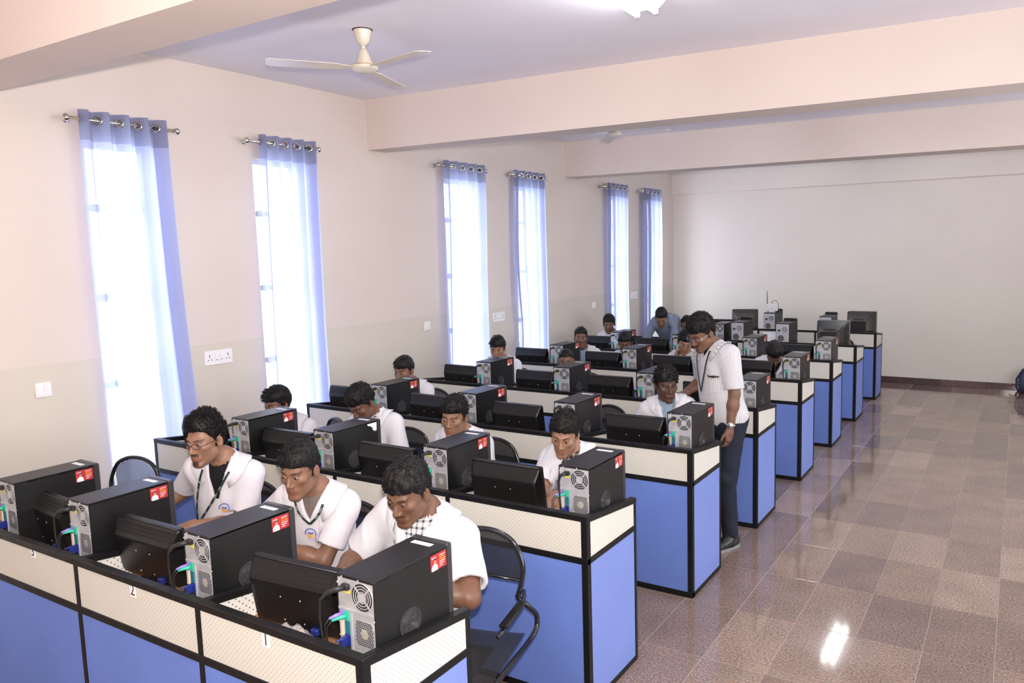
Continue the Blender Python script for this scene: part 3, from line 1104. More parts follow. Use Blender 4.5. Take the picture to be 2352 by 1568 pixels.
def make_old_tower(label):
    t_ = thing('computer_tower', label, 'computer', (0, 0, 0), 0, 'older grey-backed computer towers')
    hw, h = .092, .392
    p = MB()
    p.box((-hw, .004, 0), (hw, .40, h), 0, bev=.004)
    p.build('case', M_CASE, t_)
    p = MB(); p.box((-hw, .395, 0), (hw, .45, h + .035), 0, bev=.01); p.build('front_bezel', M_CASE, t_)
    p = MB(); p.box((-hw + .006, 0, .008), (hw - .006, .006, h - .012)); rp = p.build('rear_plate', M_SILVER, t_)
    p = MB()
    disc(p, .028, h - .085, .040, .0005, .001, 1)
    for r0 in (.037, .028, .019):
        flat_ring(p, .028, h - .085, r0 - .0022, r0 + .0022, .0005, .0022, 0)
    disc(p, .028, h - .085, .012, .0005, .0024, 0)
    p.build('fan_grille', [M_SILVER, M_VOID], rp)
    p = MB(); disc(p, -.022, h - .205, .044, .0005, .001, 0); p.build('round_vent', M_GRILLE, rp)
    p = MB(); p.box((.030, -.003, h - .31), (.058, .002, h - .175)); p.build('port_plate', M_PORT, rp)
    p = MB(); p.box((-.062, -.008, h - .11), (-.030, .002, h - .085), 0, bev=.003); p.build('power_plug', M_CABLE, t_)
    p = MB(); p.box((.034, -.03, h - .30), (.050, .0, h - .265), 0, bev=.003); p.build('video_plug', M_VGA, t_)
    p = MB(); p.tube([(.042, -.03, h - .285), (.045, -.055, h - .30), (.075, -.06, h - .35), (.11, -.05, h - .385)], .004, 6); p.build('cable', M_CABLE, t_)
    return t_


o1 = make_old_tower('grey-backed tower behind the standing man, on the seventh desk row')
o1.location = (-1.52 - .092, YR[6] + .12, ZDESK)
dup(o1, 'grey-backed tower beside the white paper stack, on the seventh desk row', (-.89 - .092, YR[6] + .12, ZDESK), 0)
ft = dup(o1, 'grey-backed tower carrying the white wireless router, farthest desk row', (-1.515 - .092, YR[7] + .12, ZDESK), 0)
dup(o1, 'short-looking tower mostly hidden behind the tube monitor, farthest desk row', (-.66 - .092, YR[7] + .12, ZDESK - .035), 0)

# ------------------------------------------------------------------ flat monitors
def rrect(w, h, r, n=4):
    pts = []
    for cx, cz, a0 in ((w / 2 - r, h / 2 - r, 0), (-w / 2 + r, h / 2 - r, PI / 2), (-w / 2 + r, -h / 2 + r, PI), (w / 2 - r, -h / 2 + r, 1.5 * PI)):
        for i in range(n + 1):
            a = a0 + i * PI / 2 / n
            pts.append((cx + r * math.cos(a), cz + r * math.sin(a)))
    return pts


def make_monitor(label):
    m = thing('flat_monitor', label, 'monitor', (0, 0, 0), 0, 'black flat monitors on the desks')
    W, H, zc = .452, .272, .150
    T = Matrix.Translation((0, 0, zc)) @ Matrix.Rotation(math.radians(9), 4, 'X')
    def tr(pts):
        return [tuple(T @ Vector(q)) for q in pts]
    p = MB()
    base = rrect(W, H, .008)
    p.loft([tr([(x, y, z) for x, z in base]) for y in (.022, .0)], 0)
    bz = p.build('bezel', M_MON, m)
    p = MB(); p.loft([tr([(x * .94, y, z * .90) for x, z in base]) for y in (.0225, .021)], 0); p.build('screen', M_SCREEN, bz)
    # rear housing: sloping vent shoulder, then a deep flat back that narrows
    p = MB()
    def ring(y, wx, zt, zb_, r=.012):
        return tr([(x, y, z + (zt + zb_) / 2) for x, z in rrect(wx, zt - zb_, r)])
    p.loft([ring(0, W - .004, H / 2 - .002, -H / 2 + .004), ring(-.010, W - .010, H / 2 - .006, -H / 2 + .008), ring(-.048, W - .034, H / 2 - .060, -H / 2 + .016, .016),
            ring(-.054, W - .050, H / 2 - .068, -H / 2 + .024, .018), ring(-.056, W - .085, H / 2 - .078, -H / 2 + .036, .022)], 0)
    p.build('rear_housing', M_MON, m)
    p = MB()
    n = 24
    for q in range(3):
        f0, f1 = .14 + q * .26, .14 + q * .26 + .17
        for i in range(52):
            x = -W / 2 + .030 + i * (W - .060) / 51
            a = tr([(x - .0022, -.010 - .038 * f0 - .0014, H / 2 - .006 - .054 * f0), (x + .0022, -.010 - .038 * f0 - .0014, H / 2 - .006 - .054 * f0),
                    (x + .0022, -.010 - .038 * f1 - .0014, H / 2 - .006 - .054 * f1), (x - .0022, -.010 - .038 * f1 - .0014, H / 2 - .006 - .054 * f1)])
            p.add(a, [(0, 1, 2, 3)])
    p.build('vent_slots', M_VOID, m, kind='stuff')
    p = MB(); p.tube(tr([(-W / 2 + .012, -.004, H / 2 - .0015), (W / 2 - .012, -.004, H / 2 - .0015)]), .0028, 6); p.build('top_ridge', M_BEZEL, m)
    p = MB()
    for sx in (-.05, .05):
        for sz in (-.005, -.105):
            q = T @ Vector((sx, -.0555, sz + .02))
            p.lathe([(.0038, 0), (.0030, .002)], 8, Matrix.Translation(q) @ Matrix.Rotation(PI / 2 + math.radians(9), 4, 'X'))
    p.build('mount_screws', M_SCREW, m, kind='stuff')
    p = MB()
    p.box((-.038, -.040, .012), (.038, -.012, .09), 0, bev=.005)
    p.build('stand_neck', M_MON, m)
    p = MB()
    p.lathe([(0, 0), (.112, 0), (.112, .006), (.095, .013), (0, .015)], 28, Matrix.Translation((0, .01, 0)) @ Matrix.Diagonal((1, .78, 1, 1)))
    p.build('stand_base', M_MON, m)
    p = MB(); p.box((.09, -.058, .030), (.125, -.03, .055), 0, bev=.004); p.build('video_plug', M_VGA, m)
    return m


MONX = {0: [(-.565, 5, 0), (-1.53, 1, 0), (-2.40, -4, 0)], 1: [(-.63, 2, 0), (-1.52, 0, 0), (-2.42, 2, 0), (-3.33, 2, 0)],
        2: [(-.51, 2, 0), (-1.51, 0, 0), (-2.36, 0, 0), (-3.31, 2, 0)], 3: [(-.50, 0, 0), (-1.445, 2, 0), (-2.26, 0, 0), (-3.17, 0, 0)],
        4: [(-.55, 0, 0), (-1.43, 2, 0), (-2.28, 0, 0), (-3.25, 0, 0)], 5: [(-.49, 0, 0), (-1.40, 0, 0), (-2.31, 2, 0), (-3.09, 0, 0)]}
MEXTRA = {(0, 0): 'black flat monitor with a plastic bag behind it, nearest desk row'}
mon0 = None
for r in MONX:
    for j, (x, a, _) in enumerate(MONX[r]):
        lab = MEXTRA.get((r, j), 'black flat monitor seen from behind, %s of the %s desk row' % (MODN[j], ROWN[r]))
        pos, rz_ = (x, YR[r] + .235, ZDESK), math.radians(a)
        if mon0 is None:
            mon0 = make_monitor(lab)
            mon0.location = pos
            mon0.rotation_euler = (0, 0, rz_)
        else:
            dup(mon0, lab, pos, rz_)
dup(mon0, 'black flat monitor at the left of the tube monitor, farthest desk row', (-2.42, YR[7] + .30, ZDESK - .03), 0)


# ------------------------------------------------------------------ tube monitors
def make_crt(label):
    m = thing('tube_monitor', label, 'monitor', (0, 0, 0), 0, 'charcoal tube monitors')
    W, H, zc = .415, .335, .255
    p = MB()
    def ring(y, w, h, dz, r):
        return [(x, y, z + zc + dz) for x, z in rrect(w, h, r)]
    p.loft([ring(.40, W, H, 0, .02), ring(.30, W, H, 0, .02), ring(.29, W - .012, H - .012, 0, .02)], 0)
    bz = p.build('front_bezel', M_CRT, m)
    p = MB(); p.loft([ring(.404, W * .86, H * .80, .01, .02), ring(.398, W * .86, H * .80, .01, .02)], 0); p.build('glass_screen', M_SCREEN if False else M_MON, bz)
    p = MB()
    p.loft([ring(.292, W - .012, H - .012, 0, .02), ring(.20, W - .09, H - .085, -.012, .03), ring(.10, W - .15, H - .135, -.028, .03), ring(.0, W - .19, H - .165, -.038, .03)], 0)
    p.build('rear_housing', M_CRT, m)
    p = MB()
    for i in range(9):
        x = -.07 + i * .0175
        p.box((x, .05, zc + H / 2 - .105), (x + .007, .13, zc + H / 2 - .092))
    p.build('vent_ribs', M_CASE, m)
    p = MB(); p.lathe([(0, 0), (.12, 0), (.12, .012), (.06, .03), (.05, .10)], 24, Matrix.Translation((0, .22, 0))); p.build('swivel_base', M_CRT, m)
    return m


c0 = make_crt('large charcoal tube monitor at the aisle end of the seventh desk row')
c0.location = (-.375, YR[6] + .08, ZDESK)
dup(c0, 'charcoal tube monitor at the aisle end of the farthest desk row', (-.275, YR[7] + .08, ZDESK), 0)
dup(c0, 'charcoal tube monitor left of the router tower, farthest desk row', (-2.0, YR[7] + .06, ZDESK), 0.25)

# ------------------------------------------------------------------ router, paper stack, plastic bag, backpack, papers
rt = thing('wireless_router', 'white upright wireless router with one black antenna, on a grey-backed tower', 'router', (-1.60, YR[7] + .24, ZDESK + .392))
p = MB(); p.box((-.092, -.016, .020), (.092, .016, .135), 0, bev=.010); p.build('housing', M_WHITEPL, rt)
p = MB(); p.box((-.040, -.030, 0), (.045, .030, .024), 0, bev=.006); p.build('stand', M_WHITEPL, rt)
p = MB(); p.tube([(-.078, .012, .10), (-.080, .012, .17), (-.084, .012, .335)], [.007, .0062, .0045], 8); p.build('antenna', M_CABLE, rt)
p = MB()
for i in range(5):
    p.box((-.035 + i * .016, -.0172, .060), (-.028 + i * .016, -.0155, .067))
p.build('indicator_lights', M_SKY, rt)
p = MB(); p.tube([(-.01, .016, .13), (-.005, .02, .175), (.05, .03, .19), (.085, .03, .15), (.10, .02, .06), (.105, .0, .005), (.13, -.03, -.10), (.16, -.05, -.2)], .0042, 6); p.build('lead', M_CABLE, rt)
ad = thing('power_adapter', 'small black power adapter beside the white router', 'adapter', (-1.475 - .05, YR[7] + .30, ZDESK + .392))
p = MB(); p.box((-.022, -.02, 0), (.022, .02, .05), 0, bev=.005); p.build('body', M_CABLE, ad)
p = MB(); p.tube([(0, 0, .05), (0, .004, .065)], .004, 6); p.build('pins', M_SCREW, ad)

pr_ = thing('printer', 'small white printer with a sheet on top, between grey-backed towers', 'printer', (-1.19, YR[6] + .24, ZDESK))
p = MB(); p.box((-.12, -.10, 0), (.12, .12, .185), 0, bev=.012); p.build('body', M_WHITEPL, pr_)
p = MB(); p.box((-.105, -.104, .07), (.105, -.098, .085)); p.build('paper_slot', M_BEZEL, pr_)
p = MB(); p.hexa([(x, y, z + (.05 if y > 0 else 0)) for x in (-.11, .11) for y in (-.07, .10) for z in (.187, .192)]); p.build('paper_sheet', M_PAPER, pr_)

M_BAG = new_mat('clear_crinkled_plastic', (0.80, 0.78, 0.76), 0.12, alpha=0.42)
bag = MB()
n1, n2 = 26, 14
rg = np.random.default_rng(3)
hgt = rg.normal(0, 1, (n2, n1))
for j in range(n2):
    for i in range(n1):
        u, v_ = i / (n1 - 1) - .5, j / (n2 - 1) - .5
        env = max(0, 1 - (2 * abs(u)) ** 2.5) * max(0, 1 - (2 * abs(v_)) ** 2.5)
        bag.v.append((u * .25 + .002 * hgt[j, i], v_ * .11 + .002 * hgt[j, i - 1], .004 + env * (.075 + .004 * hgt[j, i] + .014 * math.sin(u * 21 + 3) * math.cos(v_ * 17))))
for j in range(n2 - 1):
    for i in range(n1 - 1):
        bag.f.append((j * n1 + i, j * n1 + i + 1, (j + 1) * n1 + i + 1, (j + 1) * n1 + i)); bag.m.append(0); bag.s.append(True)
bo = bag.build('plastic_bag', M_BAG)
bo.location = (-.50, YR[0] + .125, ZDESK + .005)
bo.rotation_euler = (0, 0, .08)
tag(bo, 'crumpled clear plastic bag behind the nearest monitor', 'bag')


def paper(x, y, rz_, label, w=.21, h=.297):
    p = MB(); p.box((-w / 2, -h / 2, 0), (w / 2, h / 2, .0012))
    o = p.build('paper_sheet', M_PAPER)
    o.location = (x, y, ZDESK + .001)
    o.rotation_euler = (0, 0, rz_)
    tag(o, label, 'paper', 'loose papers on the desks')


paper(-.37, YR[1] + .36, .25, 'white sheet under the hand of the student at the aisle end, second row')
paper(-.24, YR[2] + .37, -.3, 'white sheet beside the tower at the aisle end, third desk row')

M_PACK = new_mat('dark_blue_grey_canvas', (0.055, 0.075, 0.13), 0.8)
M_PACKD = new_mat('navy_piping', (0.012, 0.012, 0.05), 0.6)
bk = thing('backpack', 'dark blue-grey canvas bag on the floor by the far wall', 'bag', (2.02, YF - .22, 0))
p = MB()
rings = []
for z, w, d in ((0, .13, .09), (.05, .20, .13), (.16, .215, .14), (.26, .205, .13), (.34, .16, .10), (.39, .07, .05)):
    rings.append([(w * math.cos(a) * (1 + .04 * math.sin(3 * a)), d * math.sin(a), z) for a in np.linspace(0, 2 * PI, 25)[:-1]])
p.loft(rings, 0, True)
p.build('body', M_PACK, bk)
p = MB(); p.tube([(-.18, -.10, .02), (-.235, -.07, .10), (-.235, -.05, .22), (-.16, -.02, .36), (0, 0, .40)], .016, 8); p.build('piping', M_PACKD, bk)
p = MB(); p.tube([(-.21, -.08, .14), (-.27, -.10, .135), (-.30, -.10, .13)], .006, 6, 0); p.tube([(-.30, -.10, .13), (-.33, -.10, .126)], .010, 6, 1); p.build('strap_end', [M_PACKD, M_RED], bk)

# ------------------------------------------------------------------ chairs
def bez(pts, n=10):
    """smooth path through points"""
    out = []
    P = [Vector(p) for p in pts]
    for i in range(len(P) - 1):
        p0, p1, p2, p3 = P[max(i - 1, 0)], P[i], P[i + 1], P[min(i + 2, len(P) - 1)]
        for k in range(n):
            t_ = k / n
            out.append(.5 * ((2 * p1) + (-p0 + p2) * t_ + (2 * p0 - 5 * p1 + 4 * p2 - p3) * t_ ** 2 + (-p0 + 3 * p1 - 3 * p2 + p3) * t_ ** 3))
    out.append(P[-1])
    return out


def make_chair(label):
    c = thing('office_chair', label, 'chair', (0, 0, 0), 0, 'black mesh-back office chairs')
    hoop = [(-.188, .225, .655), (-.205, .243, .73), (-.205, .258, .81), (-.160, .268, .905), (-.084, .274, .948), (0, .275, .960),
            (.084, .274, .948), (.160, .268, .905), (.205, .258, .81), (.205, .243, .73), (.188, .225, .655)]
    side = lambda s: [(s * .188, .225, .655), (s * .235, .250, .60), (s * .255, .30, .535), (s * .255, .285, .475), (s * .245, .20, .450), (s * .235, .0, .452), (s * .23, -.20, .458), (s * .19, -.215, .458)]
    p = MB(); p.tube(bez(hoop, 6), .0125, 10); p.build('back_frame', M_TUBEBLK, c)
    for s in (-1, 1):
        p = MB(); p.tube(bez(side(s), 6), .0125, 10); p.build('side_frame', M_TUBEBLK, c)
        p = MB()
        p.tube(bez([(s * .205, .27, .667), (s * .235, .18, .672), (s * .250, .05, .672), (s * .250, -.10, .668), (s * .235, -.15, .650)], 5), .010, 8)
        p.box((s * .250 - .022, -.12, .676), (s * .250 + .022, .12, .694), 0, bev=.006)
        p.build('armrest', M_TUBEBLK, c)
    # mesh back following the hoop
    p = MB()
    hp = bez(hoop, 6)
    top = [q for q in hp if q.z > .725]
    n = len(top)
    ringa, ringb = [], []
    half = n // 2
    L_, R_ = top[:half + 1], top[half:][::-1]
    m_ = min(len(L_), len(R_))
    vs, fs = [], []
    K = 9
    for i in range(m_):
        for k in range(K):
            u = k / (K - 1)
            q = L_[i].lerp(R_[i], u)
            bow = .030 * math.sin(PI * u)
            vs.append((q.x, q.y + bow, q.z))
    for i in range(m_ - 1):
        for k in range(K - 1):
            fs.append((i * K + k, i * K + k + 1, (i + 1) * K + k + 1, (i + 1) * K + k))
    p.add(vs, fs, 0, True)
    p.build('mesh_back', M_CHMESH, c)
    p = MB(); p.tube([(L_[0].x, L_[0].y, L_[0].z), (0, L_[0].y + .03, L_[0].z), (R_[0].x, R_[0].y, R_[0].z)], .008, 8); p.build('back_crossbar', M_TUBEBLK, c)
    p = MB()
    vs, fs = [], []
    K = 9
    for i in range(9):
        for k in range(K):
            u, v_ = k / (K - 1), i / 8
            vs.append((-.225 + .45 * u, -.215 + .43 * v_, .472 - .012 * math.sin(PI * u) + (.012 * v_)))
    for i in range(8):
        for k in range(K - 1):
            fs.append((i * K + k, i * K + k + 1, (i + 1) * K + k + 1, (i + 1) * K + k))
    p.add(vs, fs, 0, True)
    p.build('mesh_seat', M_CHMESH, c)
    p = MB(); p.box((-.10, -.10, .425), (.10, .12, .450), 0, bev=.005); p.lathe([(.028, .12), (.028, .28), (.018, .28), (.018, .43)], 12); p.build('gas_column', M_TUBEBLK, c)
    for i in range(5):
        a = i * 2 * PI / 5 + .3
        d = Vector((math.cos(a), math.sin(a), 0))
        p = MB(); p.tube([d * .03 + Vector((0, 0, .13)), d * .16 + Vector((0, 0, .11)), d * .26 + Vector((0, 0, .085))], [.022, .018, .013], 8); lg = p.build('base_leg', M_TUBEBLK, c)
        p = MB()
        q = d * .265
        p.lathe([(.010, -.022), (.027, -.018), (.027, .018), (.010, .022)], 12, Matrix.Translation((q.x, q.y, .027)) @ Matrix.Rotation(a + .8, 4, 'Z') @ Matrix.Rotation(PI / 2, 4, 'X'))
        p.tube([(q.x, q.y, .05), (q.x, q.y, .088)], .007, 6)
        p.build('caster', M_CABLE, lg)
    return c


chair0 = None


def chair(x, y, rz_, label):
    global chair0
    if chair0 is None:
        chair0 = make_chair(label)
        chair0.location = (x, y, 0)
        chair0.rotation_euler = (0, 0, rz_)
        return chair0
    return dup(chair0, label, (x, y, 0), rz_)

# ------------------------------------------------------------------ people: smooth implicit bodies
def nrm(v):
    v = np.asarray(v, float)
    return v / (np.linalg.norm(v) + 1e-12)


def capsule(P, a, b, ra, rb=None):
    rb = ra if rb is None else rb
    a, b = np.asarray(a, float), np.asarray(b, float)
    ba = b - a
    h = np.clip(((P - a) @ ba) / (ba @ ba + 1e-12), 0, 1)
    return np.linalg.norm(P - a - h[:, None] * ba, axis=1) - (ra + (rb - ra) * h)


def ellip(P, c, r, R=None):
    q = P - np.asarray(c, float)
    if R is not None:
        q = q @ R.T
    r = np.asarray(r, float)
    k0 = np.linalg.norm(q / r, axis=1)
    k1 = np.linalg.norm(q / (r * r), axis=1) + 1e-9
    return k0 * (k0 - 1) / k1


def smin(a, b, k):
    h = np.clip(.5 + .5 * (b - a) / k, 0, 1)
    return b + (a - b) * h - k * h * (1 - h)


def ssub(a, b, k):
    """a minus b, rounded"""
    return -smin(-a, b, k)


def vnoise(P, scale, seed=0):
    q = P * scale + seed * 17.3
    i = np.floor(q).astype(np.int64)
    f = q - i
    f = f * f * (3 - 2 * f)

    def hsh(x, y, z):
        n = (x * 73856093) ^ (y * 19349663) ^ (z * 83492791) ^ (seed * 2654435)
        n = (n ^ (n >> 13)) * 1274126177
        return ((n & 0x7fffffff) % 10007) / 10007.0
    out = 0
    for dx in (0, 1):
        for dy in (0, 1):
            for dz in (0, 1):
                w = (f[:, 0] if dx else 1 - f[:, 0]) * (f[:, 1] if dy else 1 - f[:, 1]) * (f[:, 2] if dz else 1 - f[:, 2])
                out = out + w * hsh(i[:, 0] + dx, i[:, 1] + dy, i[:, 2] + dz)
    return out * 2 - 1


def surfnet(f, lo, hi, h):
    lo, hi = np.asarray(lo, float), np.asarray(hi, float)
    n = np.ceil((hi - lo) / h).astype(int) + 1
    ax = [lo[i] + h * np.arange(n[i]) for i in range(3)]
    # coarse pass finds the blocks the surface can cross
    s = 4
    cx = [lo[i] + h * (np.arange(-(-n[i] // s)) * s + (s - 1) / 2) for i in range(3)]
    Gc = np.stack(np.meshgrid(*cx, indexing='ij'), -1).reshape(-1, 3)
    Fc = f(Gc)
    near = np.abs(Fc) < h * s * 1.15 + .010
    near = near.reshape([len(c) for c in cx])
    full = np.repeat(np.repeat(np.repeat(near, s, 0), s, 1), s, 2)[:n[0], :n[1], :n[2]]
    sign = np.repeat(np.repeat(np.repeat(Fc.reshape(near.shape), s, 0), s, 1), s, 2)[:n[0], :n[1], :n[2]].copy()
    idx = np.argwhere(full)
    V = sign
    pts = lo + idx * h
    V[full] = f(pts)
    ins = V < 0
    c = ins[:-1, :-1, :-1].astype(np.int8)
    cnt = np.zeros(np.array(n) - 1, np.int8)
    for dx in (0, 1):
        for dy in (0, 1):
            for dz in (0, 1):
                cnt += ins[dx:n[0] - 1 + dx, dy:n[1] - 1 + dy, dz:n[2] - 1 + dz]
    act = (cnt > 0) & (cnt < 8)
    cid = -np.ones(act.shape, np.int64)
    ai = np.argwhere(act)
    cid[act] = np.arange(len(ai))
    acc = np.zeros((len(ai), 3))
    num = np.zeros(len(ai))
    corner = {}
    for dx in (0, 1):
        for dy in (0, 1):
            for dz in (0, 1):
                corner[dx, dy, dz] = V[ai[:, 0] + dx, ai[:, 1] + dy, ai[:, 2] + dz]
    for a in range(3):
        o = [b for b in range(3) if b != a]
        for p in (0, 1):
            for q in (0, 1):
                k0 = [0, 0, 0]; k0[o[0]] = p; k0[o[1]] = q
                k1 = list(k0); k1[a] = 1
                v0, v1 = corner[tuple(k0)], corner[tuple(k1)]
                m = (v0 < 0) != (v1 < 0)
                t = np.where(m, v0 / (v0 - v1 + 1e-20), 0)
                e = np.tile(np.array(k0, float), (len(ai), 1))
                e[:, a] = t
                acc[m] += e[m]
                num[m] += 1
    verts = lo + (ai + acc / np.maximum(num, 1)[:, None]) * h
    faces = []
    for a in range(3):
        o1, o2 = (a + 1) % 3, (a + 2) % 3
        sl0 = [slice(None)] * 3; sl1 = [slice(None)] * 3
        sl0[a] = slice(0, n[a] - 1); sl1[a] = slice(1, n[a])
        A, B = ins[tuple(sl0)], ins[tuple(sl1)]
        e = np.argwhere(A != B)
        ok = (e[:, o1] > 0) & (e[:, o2] > 0) & (e[:, o1] < n[o1] - 1) & (e[:, o2] < n[o2] - 1)
        e = e[ok]
        if len(e) == 0:
            continue
        flip = A[e[:, 0], e[:, 1], e[:, 2]]
        q = []
        for d1, d2 in ((-1, -1), (0, -1), (0, 0), (-1, 0)):
            w = e.copy(); w[:, o1] += d1; w[:, o2] += d2
            q.append(cid[w[:, 0], w[:, 1], w[:, 2]])
        q = np.stack(q, 1)
        q[~flip] = q[~flip][:, ::-1]
        faces.append(q)
    faces = np.concatenate(faces) if faces else np.zeros((0, 4), np.int64)
    faces = faces[(faces >= 0).all(1)]
    return verts, faces


def np_mesh(name, verts, faces, mats, midx=None, colors=None, uvals=None, smooth=True):
    me = bpy.data.meshes.new(name)
    nv, nf = len(verts), len(faces)
    faces = np.asarray(faces, np.int32)
    k = faces.shape[1]
    use = np.ones(faces.shape, bool)
    if k == 4:
        use[:, 3] = faces[:, 3] != faces[:, 2]              # a repeated last corner marks a triangle
    tot = use.sum(1)
    me.vertices.add(nv)
    me.vertices.foreach_set('co', np.asarray(verts, np.float32).ravel())
    me.loops.add(int(tot.sum()))
    me.loops.foreach_set('vertex_index', faces[use])
    me.polygons.add(nf)
    me.polygons.foreach_set('loop_start', (np.cumsum(tot) - tot).astype(np.int32))
    for m in (mats if isinstance(mats, (list, tuple)) else [mats]):
        me.materials.append(m)
    if midx is not None:
        me.polygons.foreach_set('material_index', np.asarray(midx, np.int32))
    me.update(calc_edges=True)
    me.polygons.foreach_set('use_smooth', np.full(nf, smooth))
    if colors is not None:
        at_ = me.color_attributes.new('tint', 'FLOAT_COLOR', 'POINT')
        c4 = np.ones((nv, 4), np.float32)
        c4[:, :3] = colors
        at_.data.foreach_set('color', c4.ravel())
    if uvals is not None:
        at_ = me.attributes.new('across', 'FLOAT', 'POINT')
        at_.data.foreach_set('value', np.asarray(uvals, np.float32))
    me.validate()
    return me


class Net:
    """collects several pieces into one mesh"""
    def __init__(self):
        self.v, self.f, self.m, self.c, self.n = [], [], [], [], 0

    def add(self, v, f, mat=0, col=None):
        self.v.append(np.asarray(v, float))
        self.f.append(np.asarray(f, np.int64) + self.n)
        self.m.append(np.full(len(f), mat))
        self.c.append(np.ones((len(v), 3)) if col is None else np.asarray(col, float))
        self.n += len(v)

    def mesh(self, name, mats, smooth=True):
        return np_mesh(name, np.concatenate(self.v), np.concatenate(self.f), mats, np.concatenate(self.m), np.concatenate(self.c), smooth=smooth)


def uvsphere(c, r, n=14, m=9):
    vs, fs = [], []
    for i in range(m + 1):
        t_ = PI * i / m
        for j in range(n):
            a = 2 * PI * j / n
            vs.append((c[0] + r * math.sin(t_) * math.cos(a), c[1] + r * math.sin(t_) * math.sin(a), c[2] + r * math.cos(t_)))
    for i in range(m):
        for j in range(n):
            fs.append((i * n + j, (i + 1) * n + j, (i + 1) * n + (j + 1) % n, i * n + (j + 1) % n))
    return np.array(vs), np.array(fs)


SKINS = {}


def skin_mat(tone):
    if tone not in SKINS:
        m = new_mat('skin_tone', tone, 0.46, spec=0.4)
        t = NT(m)
        a = t.n('ShaderNodeAttribute', attribute_name='tint')
        nz = t.noise(t.coord(), 35, 3)
        c = t.mix(1.0, tone, t.ramp(nz.outputs['Fac'], [(0.3, (0.93, 0.91, 0.90)), (0.7, (1.06, 1.05, 1.04))]), 'MULTIPLY')
        t.color(t.mix(1.0, c, a.outputs['Color'], 'MULTIPLY'))
        m.node_tree.nodes['Principled BSDF'].inputs['Subsurface Weight'].default_value = 0.06
        m.node_tree.nodes['Principled BSDF'].inputs['Subsurface Radius'].default_value = (.02, .008, .005)
        t.bump(t.noise(t.coord(), 420, 2).outputs['Fac'], 0.10, 0.001)
        SKINS[tone] = m
    return SKINS[tone]


M_EYEW = new_mat('eye_white', (0.36, 0.33, 0.31), 0.4)
M_IRIS = new_mat('dark_iris', (0.012, 0.008, 0.006), 0.12)
M_HAIR = new_mat('black_hair', (0.006, 0.005, 0.005), 0.5, spec=0.25)
t = NT(M_HAIR)
t.bump(t.noise(t.coord('Object', (1, 1, .25)), 220, 3).outputs['Fac'], 0.5, 0.004)
M_HAIRB = new_mat('dark_brown_hair', (0.010, 0.008, 0.007), 0.5, spec=0.2)
t = NT(M_HAIRB)
t.bump(t.noise(t.coord('Object', (1, 1, .25)), 220, 3).outputs['Fac'], 0.5, 0.004)


def cloth(name, col, rough=0.85, wr=0.16):
    m = new_mat(name, col, rough, spec=0.12)
    t = NT(m)
    v = t.coord('Object')
    mp = t.coord('Object', (1.0, 1.0, .45))
    nz = t.noise(mp, 9, 2, .5)
    nz.inputs['Distortion'].default_value = 1.2
    rid = t.math('ABSOLUTE', t.math('SUBTRACT', nz.outputs['Fac'], .5))
    t.bump(t.math('MINIMUM', rid, .11), wr, 0.06)
    return m


M_COAT = cloth('white_cotton_coat', (0.70, 0.70, 0.74))
M_COATP = cloth('pale_pink_white_shirt', (0.70, 0.67, 0.72))
M_TEE = cloth('black_tee', (0.012, 0.012, 0.013))
M_DENIM = cloth('navy_trousers', (0.022, 0.026, 0.040))
M_GREYT = cloth('charcoal_trousers', (0.045, 0.045, 0.055))
M_LBLUE = cloth('light_blue_shirt', (0.28, 0.38, 0.48))
M_GREYB = cloth('grey_blue_shirt', (0.19, 0.235, 0.31))
M_BROWNT = cloth('brown_grey_tee', (0.16, 0.13, 0.12))
M_MAROON = cloth('maroon_tie', (0.16, 0.012, 0.025))
M_SHOE = new_mat('black_leather_shoe', (0.014, 0.014, 0.015), 0.35)
M_SOLE = new_mat('grey_shoe_sole', (0.25, 0.26, 0.26), 0.6)
M_LANY = new_mat('dark_green_lanyard', (0.012, 0.030, 0.032), 0.6)
M_LANB = new_mat('black_lanyard', (0.012, 0.012, 0.022), 0.6)
M_GLASSF = new_mat('dark_glasses_frame', (0.015, 0.012, 0.012), 0.25)
M_STEEL = new_mat('watch_steel', (0.62, 0.62, 0.62), 0.22, metal=0.9)
M_EMBL = new_mat('emblem_blue', (0.12, 0.17, 0.50), 0.7)
M_EMBO = new_mat('emblem_orange', (0.75, 0.38, 0.08), 0.7)
M_BUTTON = new_mat('pearl_button', (0.85, 0.85, 0.87), 0.2)


